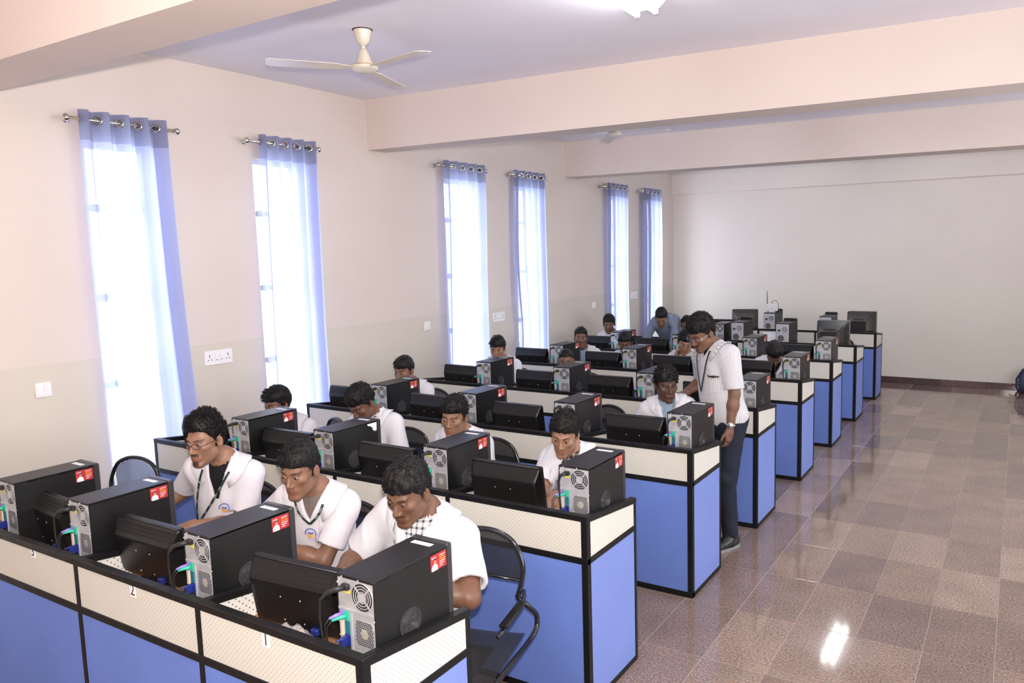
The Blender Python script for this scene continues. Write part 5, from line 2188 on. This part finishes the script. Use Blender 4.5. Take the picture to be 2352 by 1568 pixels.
    if ly:
        lm = ly.get('mat', M_LANY)
        bot = np.array(ly.get('end', (.0, -.30)))
        nl = Net()
        for s in (-1, 1):
            pts_ = []
            for i in range(15):
                q = i / 14
                xq = s * (.072 - .0) * (1 - q) + bot[0] * q + s * ly.get('bow', .012) * math.sin(PI * q)
                zq = -.012 * (1 - q) + bot[1] * q
                pts_.append((xq, zq))
            L_, R_ = [], []
            for i in range(15):
                a = np.array(pts_[max(i - 1, 0)]); b_ = np.array(pts_[min(i + 1, 14)])
                tt = nrm(b_ - a); pr = np.array([-tt[1], tt[0]]) * .0062
                L_.append(np.array(pts_[i]) + pr); R_.append(np.array(pts_[i]) - pr)
            P0 = np.array([N + lat * x_ + up * z_ + fw * .24 for x_, z_ in L_ + R_])
            P1 = lay(P0, .0125)
            nl.add(P1, [(i, i + 1, 15 + i + 1, 15 + i) for i in range(14)])
            # from the shoulder round the back of the neck
            bk_ = []
            for i in range(9):
                a = math.radians(90 - 90 * i / 8)
                for w_ in (-.006, .006):
                    bk_.append(N + lat * s * .076 * math.sin(a) - fw * .076 * math.cos(a) + up * (.004 + .028 * math.cos(a) + w_))
            nl.add(np.array(bk_), [(2 * i, 2 * i + 1, 2 * i + 3, 2 * i + 2) for i in range(8)])
        lo_ = child('lanyard', nl.mesh('lanyard', lm), 'printed neck lanyard')
        md = lo_.modifiers.new('ribbon thickness', 'SOLIDIFY'); md.thickness = .0015
        if ly.get('text') and near < 2:
            tq = MB()
            for s, fr0 in (((1, .25), (1, .40), (1, .55), (1, .70), (1, .85), (-1, .35), (-1, .55), (-1, .75)) if bot[1] < -.2 else ((1, .25), (1, .58), (-1, .30), (-1, .62))):
                mb_ = MB()
                text_mesh('SVCE', .0095, mb_, Matrix.Identity(4), 0)
                v2 = np.array(mb_.v)
                xq = lambda q: s * .072 * (1 - q) + bot[0] * q + s * ly.get('bow', .012) * math.sin(PI * q)
                zq = lambda q: -.012 * (1 - q) + bot[1] * q
                c0_ = np.array([xq(fr0), zq(fr0)])
                tt = nrm(np.array([xq(fr0 + .02), zq(fr0 + .02)]) - np.array([xq(fr0 - .02), zq(fr0 - .02)])) * (1 if s < 0 else -1)
                pr = np.array([-tt[1], tt[0]])
                P0 = np.array([N + lat * (c0_[0] + tt[0] * x_ + pr[0] * y_) + up * (c0_[1] + tt[1] * x_ + pr[1] * y_) + fw * .24 for x_, y_, _ in v2])
                P1 = lay(P0, .0148)
                tq.add(P1, mb_.f, 0)
            child('lanyard_lettering', tq.mesh('lanyard_lettering', M_PAPER), None, lo_)
        if ly.get('card'):
            e0 = lay(np.array([N + lat * bot[0] + up * bot[1] + fw * .24]), .010)[0]
            e1 = lay(np.array([N + lat * (bot[0] - .035) + up * (bot[1] - .105) + fw * .24]), .020)[0]
            cb = MB()
            cb.tube([e0, (e0 + e1) / 2 + fw * .006, e1], .0020, 6, 1)
            cb.box((-.032, -.052, -.002), (.032, .006, .002), 0, Matrix.Translation(e1) @ Matrix(((lat[0], up[0], fw[0]), (lat[1], up[1], fw[1]), (lat[2], up[2], fw[2]))).to_4x4(), bev=.0015)
            for xx in (-.020, 0, .020):
                cb.box((xx - .004, -.010, .002), (xx + .004, -.004, .0026), 2, Matrix.Translation(e1) @ Matrix(((lat[0], up[0], fw[0]), (lat[1], up[1], fw[1]), (lat[2], up[2], fw[2]))).to_4x4())
            child('card_holder', cb.mesh('card_holder', [M_CABLE, M_STEEL, M_PAPER]), 'black holder on a steel chain', lo_)
    # tie
    if st.get('tie') is not None:
        drape([(q, 0, 0) for q in [[(-.016, -.015), (.016, -.015), (.011, .02), (-.011, .02)], [(-.012, -.06), (.012, -.06), (.011, -.015), (-.011, -.015)], [(-.018, -.14), (.018, -.14), (.012, -.06), (-.012, -.06)], [(-.024, -.24), (.024, -.24), (.018, -.14), (-.018, -.14)]]], 0, -.045, [st['tie']], 'necktie', .006, root)
    # pen in the pocket
    if st.get('pen'):
        px_, pz_ = st['pen']
        a0 = lay(np.array([N + lat * (px_ - .03) + up * (pz_ + .006) + fw * .24]), .009)[0]
        a1 = lay(np.array([N + lat * (px_ + .055) + up * (pz_ - .004) + fw * .24]), .009)[0]
        pb = MB(); pb.tube([a0, a0 * .5 + a1 * .5 + fw * .008, a1], [.004, .009, .004], 8); pb.tube([a0 + up * .055 - lat * .002, a0 + up * .02, a0], .004, 8, 1)
        child('pocket_glasses', pb.mesh('pocket_glasses', [M_GLASSF, M_STEEL]), 'pen and dark case tucked in the pocket', coat_o)
    # spectacles
    gl = spec.get('glasses')
    if gl is not None:
        gb_ = MB()
        w = hd.get('w', 1)
        hw, hh = gl.get('size', (.024, .013))
        for s in (-1, 1):
            c = np.array([s * .0325 * w, -.1045, .007])
            ring = []
            for i in range(20):
                a = 2 * PI * i / 20
                ca, sa = math.cos(a), math.sin(a)
                ring.append(c + np.array([hw * math.copysign(abs(ca) ** .6, ca), .004 * abs(ca) * (1 if ca * s > 0 else -.2), hh * math.copysign(abs(sa) ** .7, sa)]))
            gb_.tube([H + Rh @ q for q in ring], .00125, 6, 0, closed=True)
            gb_.tube([H + Rh @ np.array(q) for q in [(s * (.0325 * w + hw), -.100, .010), (s * .072 * w, -.078, .012), (s * .079 * w, -.03, .013), (s * .081 * w, .012, .012), (s * .080 * w, .026, -.006)]], .0016, 6, 0)
        gb_.tube([H + Rh @ np.array(q) for q in [(-.0095, -.1075, .009), (0, -.1115, .011), (.0095, -.1075, .009)]], .0014, 6, 0)
        child('spectacles', gb_.mesh('spectacles', gl.get('mat', M_GLASSF)), gl.get('label'))
    if spec.get('watch'):
        s = 1 if spec['watch'] == 'left' else -1
        S0, E, W, a = arms[s]
        u = nrm(W - E)
        c = W - u * .022
        o1 = nrm(np.cross(u, [0, 0, 1.0]) + np.array([1e-4, 0, 0])); o2 = np.cross(u, o1)
        wb = MB()
        wb.tube([c + (o1 * math.cos(q) + o2 * math.sin(q)) * .0325 for q in np.linspace(0, 2 * PI, 21)[:-1]], .0065, 8, 0, closed=True)
        fd_ = nrm(Rb.T @ np.asarray(spec.get('watchdir', (0, -1, 0)), float))
        fd_ = nrm(fd_ - u * (fd_ @ u))
        q = Matrix.Translation(c + fd_ * .032) @ Vector(fd_).to_track_quat('Z', 'Y').to_matrix().to_4x4()
        wb.lathe([(0, 0), (.021, 0), (.022, .006), (.019, .010), (0, .010)], 20, q)
        child('wristwatch', wb.mesh('wristwatch', M_STEEL), 'steel wristwatch')

    # ---- legs
    if spec.get('legs') == 'standing':
        tm = spec.get('trousers', M_DENIM)
        feet = {s: loc(spec['feet'][s]) for s in (-1, 1)}
        hipL = {s: hip + lat * s * .088 - up * .02 for s in (-1, 1)}

        def tr(P):
            d = np.maximum(ellip(P, hip - up * .01 * 0, (.172 * wd, .130 + belly * .4, .150), RT), (P - hip) @ up - .10)
            for s in (-1, 1):
                kn, an = ik(hipL[s], feet[s] + np.array([0, 0, .085]), .43, .42, hipL[s] + np.array([0, -1, -.4]))
                g = smin(capsule(P, hipL[s], kn, .095, .068), capsule(P, kn, an, .066, .058), .03)
                d = smin(d, g, .035)
            d = d + .006 * vnoise(P * np.array([1, 1, .8]), 22, 3)
            d = np.maximum(d, .035 - P[:, 2])
            return d
        pts = np.array([hip + up * .1, hip] + [feet[s] for s in (-1, 1)])
        vt, ft_ = surfnet(tr, pts.min(0) - .22, pts.max(0) + .24, .012)
        child('trousers', np_mesh('trousers', vt, ft_, tm))
        for s in (-1, 1):
            fd_ = Rb.T @ np.asarray(spec['footdir'][s], float)
            fd_ = nrm(fd_ * np.array([1, 1, 0]))
            lt_ = np.array([-fd_[1], fd_[0], 0])
            A0 = feet[s]
            def shoe(P):
                d = capsule(P, A0 - fd_ * .04 + np.array([0, 0, .055]), A0 + fd_ * .03 + np.array([0, 0, .055]), .046, .044)
                d = smin(d, capsule(P, A0 + fd_ * .03 + np.array([0, 0, .040]), A0 + fd_ * .165 + np.array([0, 0, .028]), .043, .036), .03)
                d = smin(d, capsule(P, A0 + np.array([0, 0, .06]), A0 + np.array([0, 0, .13]), .045, .043), .03)
                return np.maximum(d, .014 - P[:, 2])
            v_, f_ = surfnet(shoe, A0 - .13 - np.array([.1, .1, 0]), A0 + .16 + np.array([.12, .12, .05]), .008)
            so = child('shoe', np_mesh('shoe', v_, f_, M_SHOE))
            sb_ = MB()
            out = [(-.088, 0), (-.075, .032), (-.03, .041), (.04, .044), (.12, .046), (.17, .034), (.197, 0), (.17, -.034), (.12, -.046), (.04, -.044), (-.03, -.041), (-.075, -.032)]
            sb_.poly(out, .022, Matrix(((fd_[0], lt_[0], 0, A0[0]), (fd_[1], lt_[1], 0, A0[1]), (0, 0, 1, .0005), (0, 0, 0, 1))))
            child('shoe_sole', sb_.mesh('shoe_sole', M_SOLE), None, so)
    else:
        tm = spec.get('trousers', M_GREYT)
        key = round(hip[2], 2)
        if key not in LEGS:
            hz = hip[2]
            h0 = np.array([0, 0, hz])
            knees = {s: np.array([s * .12, -.40, hz - .01]) for s in (-1, 1)}
            ank = {s: np.array([s * .13, -.36, .085]) for s in (-1, 1)}

            def tr(P):
                d = ellip(P, h0 + np.array([0, 0, -.02]), (.170, .135, .105))
                for s in (-1, 1):
                    d = smin(d, capsule(P, h0 + np.array([s * .088, -.02, -.02]), knees[s], .085, .064), .04)
                    d = smin(d, capsule(P, knees[s], ank[s], .060, .050), .03)
                return np.maximum(d, .05 - P[:, 2])
            v_, f_ = surfnet(tr, (-.26, -.52, .0), (.26, .18, hz + .15), .014)
            mtr = np_mesh('trousers', v_, f_, M_GREYT)
            shoes = []
            for s in (-1, 1):
                A0 = ank[s]
                def shoe(P):
                    d = capsule(P, (A0[0], A0[1] + .03, .05), (A0[0], A0[1] - .03, .05), .042, .042)
                    d = smin(d, capsule(P, (A0[0], A0[1] - .03, .038), (A0[0], A0[1] - .16, .026), .040, .033), .03)
                    return np.maximum(d, .001 - P[:, 2])
                v2_, f2_ = surfnet(shoe, (A0[0] - .1, A0[1] - .25, -.02), (A0[0] + .1, A0[1] + .12, .14), .010)
                shoes.append(xf(np_mesh('shoe', v2_, f2_, M_SHOE)))
            LEGS[key] = (xf(mtr), shoes)
        link('trousers', LEGS[key][0], root)
        for sm_ in LEGS[key][1]:
            link('shoe', sm_, root)
    return root

# ------------------------------------------------------------------ the people in the room
def desk_arms(x, r, lx=.14, rx=-.14, y=.68, z=.905, **kw):
    a = {'left': {'hand': (x + lx, YR[r] + y, z), 'pole': (.34, .50, -.5), 'dir': (-.25, -1, -.12), 'pose': 'keys'},
         'right': {'hand': (x + rx, YR[r] + y, z), 'pole': (-.34, .50, -.5), 'dir': (.25, -1, -.12), 'pose': 'keys'}}
    for k_, v_ in kw.items():
        a[k_].update(v_)
    return a


def seated(px, r, dy, gaze, label, tone, dress, look, hipx=-.05, hipdy=1.0, near=1, arms=None, chair_label=None, chair_rz=6, chair_dx=.07, **kw):
    dy += .07
    gaze = (gaze[0] + 10, gaze[1], gaze[2])
    h = at(px, 1, YR[r] + dy)
    bx = h[0] + hipx
    sp = dict(head=h, base=(bx, YR[r] + hipdy, 0), gaze=gaze, label=label, tone=tone, dress=dress, look=look, near=near,
              arms=arms or desk_arms(bx, r), group='students at the computers', twist=16)
    sp.update(kw)
    person(sp)
    chair(bx + chair_dx, YR[r] + hipdy - .06, math.radians(chair_rz), chair_label or 'black mesh-back chair in use, %s of the %s desk row' % (MODN[min(3, int(-bx / .885))], ROWN[r]))
    return h


T_DARK, T_MID, T_LIGHT, T_DEEP = (.145, .072, .045), (.20, .104, .066), (.30, .162, .106), (.088, .043, .029)
T_MID2, T_WARM = (.17, .086, .055), (.25, .134, .086)

COATP = dict(mat=M_COAT, lapel=True, vdepth=.24, vwidth=.062, pocket=(.085, -.21), buttons=(-.27, -.36))
SHIRT = dict(mat=M_COATP, vdepth=.13, vwidth=.045, pocket=(.085, -.185), emblem=True, buttons=(-.15, -.24, -.33))

seated((938, 1132), 0, .70, (-2, 22, 3), 'student in a white coat with check shirt leaning forward, nearest the aisle and camera', T_DARK,
       dict(COATP, inner=M_WPLAID, sleeve=.80), dict(hair=.016, top=.010, rough=.006, stubble=.25, moustache=.75, fringe=.066, tufts=520, tlen=.014, lift=.7, w=1.0, seed=3),
       lid=.55, hipx=-.13, build=1.16, scale=1.04, twist=6,
       arms={'left': {'hand': (-.38, .62, .91), 'pole': (.75, .15, -.30), 'dir': (-.6, -1, -.1)}, 'right': {'hand': (-.76, .60, .90), 'pole': (-.45, .2, -.4), 'dir': (.2, -1, -.1)}},
       chair_label='black mesh-back chair with bare armrest, at the aisle end of the nearest desk row', chair_rz=14, chair_dx=.26)
seated((689, 1080), 0, .70, (8, 13, 2), 'student with a short lanyard tucked into a badged shirt pocket, nearest desk row', T_MID,
       dict(SHIRT, inner=M_BROWNT, vdepth=.11, emblem=True, pocket=(.012, -.112)), dict(hair=.013, top=.007, rough=.005, fringe=.060, tufts=420, tlen=.020, flow=(-.6, -.6, -.25), lift=.45, seed=11, sideburn=-.03),
       hipx=-.13, lid=.50, lanyard=dict(end=(.012, -.112), text=True, bow=.012), twist=22,
       arms={'left': {'hand': (-1.30, .68, .90), 'pole': (.75, .45, -.42), 'dir': (-.6, -1, -.1)}, 'right': {'hand': (-1.50, .60, .90), 'pole': (-.5, .2, -.35), 'dir': (.2, -1, -.1)}},
       chair_rz=8, chair_dx=.06)
seated((472, 1012), 0, .72, (4, 7, 0), 'bespectacled student with goatee, spiky hair and long lanyard, nearest desk row', T_WARM,
       dict(SHIRT, inner=M_TEE, vdepth=.22, vwidth=.050, pocket=(.045, -.165), buttons=(-.24, -.32), tip=.040),
       dict(hair=.007, top=.026, rough=.006, nscale=40, fringe=.078, tufts=700, tlen=.022, lift=1.1, flow=(0, -.3, .45), seed=5, stubble=.45, moustache=.85, goatee=.95, sideburn=-.045),
       hipx=-.14, lid=.38, lanyard=dict(end=(-.13, -.36), text=True, card=True, bow=.010), twist=28, glasses={},
       arms={'left': {'hand': (-1.99, .68, .88), 'pole': (.25, .55, -.5), 'dir': (-.3, -1, -.2)}, 'right': {'hand': (-2.36, .64, .88), 'pole': (-.5, .3, -.4), 'dir': (.1, -1, -.2)}},
       chair_dx=.0)
chair(-3.30, .93, math.radians(14), 'empty black mesh chair by the nearest curtain')

seated((1297, 998), 1, .66, (8, 20, 6), 'student in white coat over dark plaid shirt, hand on a white sheet', T_LIGHT,
       dict(COATP, inner=M_DPLAID, vdepth=.30, vwidth=.060), dict(hair=.016, top=.014, rough=.005, brown=True, fringe=.070, tufts=420, tlen=.018, lift=.8, seed=8, stubble=.3, moustache=.35),
       lid=.35, arms={'right': {'hand': (-.455, 1.905, .905), 'pole': (-.5, .3, -.3), 'dir': (.10, -1, -.38), 'pose': 'relaxed'}, 'left': {'hand': (-.20, 1.93, .90), 'pole': (.5, .2, -.3), 'dir': (-.3, -1, 0)}}, hipx=-.03, chair_dx=-.10, chair_rz=0)
seated((1043, 958), 1, .70, (8, 9, 3), 'student in white coat gazing at the screen, second from aisle, second row', T_WARM,
       dict(COATP, inner=M_COATP, lapel=False, vdepth=.10), dict(hair=.015, top=.010, rough=.006, fringe=.058, tufts=420, tlen=.018, lift=.6, seed=21, moustache=.30), lid=.32, twist=8)
seated((831, 926), 1, .72, (-6, 36, 2), 'student with lowered eyes and rounded coat collar, behind the tower with torn sticker', T_DARK,
       dict(COATP, inner=M_WPLAID, vdepth=.22, emblem=True, pocket=(.085, -.235)), dict(hair=.017, top=.012, rough=.007, fringe=.060, tufts=460, tlen=.016, lift=.8, seed=31, stubble=.12), lid=.85, hipx=.02, hipdy=.98, twist=10, build=1.06)
h7 = at((638, 930), 1, YR[1] + .79)
seated((638, 930), 1, .72, (-14, 10, 0), 'student resting his cheek on a raised hand by the second curtain', T_MID2,
       dict(COATP, inner=M_COATP, lapel=False, vdepth=.10), dict(hair=.017, top=.010, rough=.004, fringe=.056, tufts=420, tlen=.026, lift=.35, flow=(-.2, -.9, -.1), seed=41), lid=.45,
       arms={'left': {'hand': (h7[0] + .075, h7[1] - .005, h7[2] - .155), 'pole': (.35, -.25, -.5), 'dir': (-.10, -.25, 1), 'palm': (-1, .1, 0), 'thumb': (0, .5, .2), 'pose': 'relaxed'},
             'right': {'hand': (h7[0] - .15, YR[1] + .48, .895), 'pole': (-.5, .2, -.35), 'dir': (.2, -1, -.1)}}, chair_rz=-20, chair_dx=.16)

seated((1530, 884), 2, .70, (20, 9, -3), 'student in open white coat over light blue shirt beside the standing man', T_DEEP,
       dict(COATP, inner=M_LBLUE, vdepth=.36, vwidth=.060), dict(hair=.018, top=.012, rough=.007, fringe=.056, tufts=420, tlen=.018, lift=.9, seed=51, stubble=.2), lid=.35, near=1, yaw=12, chair_dx=-.10)
seated((928, 852), 2, .72, (0, 10, 2), 'student with long flat hair before the wall, window end of third row', T_MID,
       dict(COATP, inner=M_WPLAID, lapel=False, vdepth=.12), dict(hair=.014, top=.006, rough=.003, fringe=.050, tufts=300, tlen=.026, lift=.2, flow=(-.2, -.6, -.7), seed=61, sideburn=-.05, nape=-.03), lid=.45, near=2)
chair(-1.27, YR[2] + .93, math.radians(-12), 'empty black mesh chair second from the aisle, behind the third desk row')

seated((1143, 801), 3, .72, (14, 12, 3), 'student with combed fringe in front of the third and fourth curtains', T_LIGHT,
       dict(COATP, inner=M_COATP, lapel=False, vdepth=.09), dict(hair=.015, top=.008, rough=.004, fringe=.048, tufts=300, tlen=.024, lift=.3, flow=(-.5, -.7, -.3), seed=71), lid=.35, near=2)
seated((1300, 830), 3, .66, (18, 6, 0), 'student with shaved hair, only eyes showing above a tower, fourth row', T_MID2,
       dict(COATP, inner=M_COATP, lapel=False, vdepth=.09), dict(hair=.004, top=.001, rough=.0012, fringe=.066, tufts=0, seed=81), lid=.3, near=2)

seated((1334, 777), 4, .72, (20, -2, 2), 'moustached student looking up past the tower, window end of fifth row', T_MID2,
       dict(COATP, inner=M_LBLUE, vdepth=.28, vwidth=.06), dict(hair=.012, top=.006, rough=.004, fringe=.068, tufts=260, tlen=.012, lift=.7, seed=91, moustache=.9, stubble=.2), lid=.12, eyes=(-.3, .18), near=2)
seated((1436, 789), 4, .70, (12, 14, 0), 'student wearing a maroon tie, third from the aisle in fifth row', T_DARK,
       dict(COATP, inner=M_COATP, lapel=False, vdepth=.16, tie=M_MAROON), dict(hair=.014, top=.006, rough=.005, fringe=.054, tufts=260, tlen=.018, lift=.5, seed=101), lid=.45, near=2)
h14 = at((1573, 788), 1, YR[4] + .77)
seated((1573, 788), 4, .70, (20, 20, 9), 'smiling student leaning his cheek on one hand, fifth row', T_LIGHT,
       dict(COATP, inner=M_COATP, vdepth=.22), dict(hair=.017, top=.012, rough=.006, fringe=.056, tufts=300, tlen=.020, lift=.8, seed=111), lid=.7, near=2,
       arms={'right': {'hand': (h14[0] - .085, h14[1] - .06, h14[2] - .175), 'pole': (-.35, -.3, -.5), 'dir': (.18, .0, 1), 'palm': (1, .1, .1), 'thumb': (0, .6, .2), 'pose': 'relaxed'},
             'left': {'hand': (h14[0] + .17, YR[4] + .47, .895), 'pole': (.34, .50, -.5), 'dir': (-.25, -1, -.12)}}, trousers=M_GREYT)
seated((1778, 812), 4, .60, (12, 52, 0), 'student bowing his head over the desk at the aisle end, fifth row', T_DARK,
       dict(COATP, inner=M_TEE, vdepth=.14), dict(hair=.017, top=.008, rough=.007, fringe=.064, tufts=300, tlen=.012, lift=.9, seed=121), lid=.9, near=2, hipx=-.16, hipdy=.96)

seated((1399, 745), 5, .72, (14, 9, 0), 'bearded student in front of the fifth curtain, sixth row', T_DARK,
       dict(COATP, inner=M_COATP, lapel=False, vdepth=.12), dict(hair=.015, top=.009, rough=.005, fringe=.054, tufts=220, tlen=.020, lift=.5, seed=131, stubble=.7, moustache=.85), lid=.4, near=2)
seated((1577, 748), 5, .78, (4, 6, 0), 'student in spectacles half hidden behind the standing man, sixth row', T_MID2,
       dict(COATP, inner=M_COATP, lapel=False, vdepth=.10), dict(hair=.010, top=.004, rough=.003, fringe=.066, tufts=160, tlen=.010, seed=141, moustache=.6), lid=.3, near=2, glasses={})

# the man leaning on the sixth row, in grey-blue shirt
h = at((1519, 730), 1, 7.80)
person(dict(head=h, base=(h[0] - .02, 8.36, 0), yaw=14, hipz=.95, neckoff=(0, .045, .085), twist=4, gaze=(10, 34, 0), tone=T_MID, near=2, scale=1.0,
            label='man in grey-blue long-sleeved shirt leaning with straight arms on the sixth row', look=dict(hair=.012, top=.010, rough=.004, fringe=.066, tufts=260, tlen=.014, lift=.8, seed=151, stubble=.5, moustache=.5, sideburn=-.04),
            lid=.7, dress=dict(mat=M_GREYB, name='shirt', sleeve=1.72, vdepth=.07, vwidth=.04, inner=M_GREYB, pocket=(.085, -.17)),
            arms={'left': {'hand': (h[0] + .205, 7.635, .885), 'pole': (.3, .1, -.4), 'dir': (0, -1, -.25), 'pose': 'flat'}, 'right': {'hand': (h[0] - .20, 7.635, .885), 'pole': (-.3, .1, -.4), 'dir': (0, -1, -.25), 'pose': 'flat'}},
            legs='standing', feet={1: (h[0] + .10, 8.34, 0), -1: (h[0] - .14, 8.34, 0)}, footdir={1: (.2, -1, 0), -1: (-.1, -1, 0)}, trousers=M_DENIM))

# the man standing in the gap between the third and fourth rows
h = at((1612, 766), 1, 3.80)
person(dict(head=h, base=(-.135, 3.90, 0), yaw=-30, hipz=.99, hipoff=(0, 0, 0), gaze=(4, 30, 4), tone=T_MID2, near=1, scale=1.03, build=1.10, belly=.022,
            label='standing man in striped short-sleeved shirt, dark trousers, spectacles and steel watch', look=dict(hair=.017, top=.014, rough=.007, fringe=.062, tufts=520, tlen=.018, lift=.9, seed=161, moustache=.95, stubble=.15, sideburn=-.03),
            lid=.75, glasses=dict(mat=M_STEEL, size=(.023, .011)), lanyard=dict(mat=M_LANB, end=(-.03, -.30), bow=.006), watch='left', watchdir=(.3, -1, .1),
            dress=dict(mat=M_STRIPE, name='shirt', stripes=True, sleeve=.88, vdepth=.06, vwidth=.035, inner=M_TEE, hem=.14, ease=.016, pen=(.085, -.20), pocket=(.085, -.19), tip=.03),
            arms={'left': {'hand': tuple(at((1677, 990), 1, 3.74)), 'pole': (.30, .45, -.3), 'dir': (-.05, -.06, -1), 'palm': (-1, .4, 0), 'thumb': (-.3, -1, 0), 'pose': 'hang'},
                  'right': {'hand': (-.50, 3.97, 1.135), 'pole': (-.3, .5, -.35), 'dir': (-.8, .1, -.35), 'palm': (0, 0, -1), 'thumb': (0, -1, 0), 'pose': 'relaxed'}},
            legs='standing', feet={1: (-.065, 3.80, 0), -1: (-.265, 3.93, 0)}, footdir={1: (-.45, -1, 0), -1: (-.7, -1, 0)}, trousers=M_DENIM))

chair(-.44, YR[6] + .84, math.radians(-6), 'empty black mesh chair behind the large tube monitor')
chair(-1.66, YR[5] + .93, math.radians(10), 'empty black mesh chair behind the standing man, sixth row')
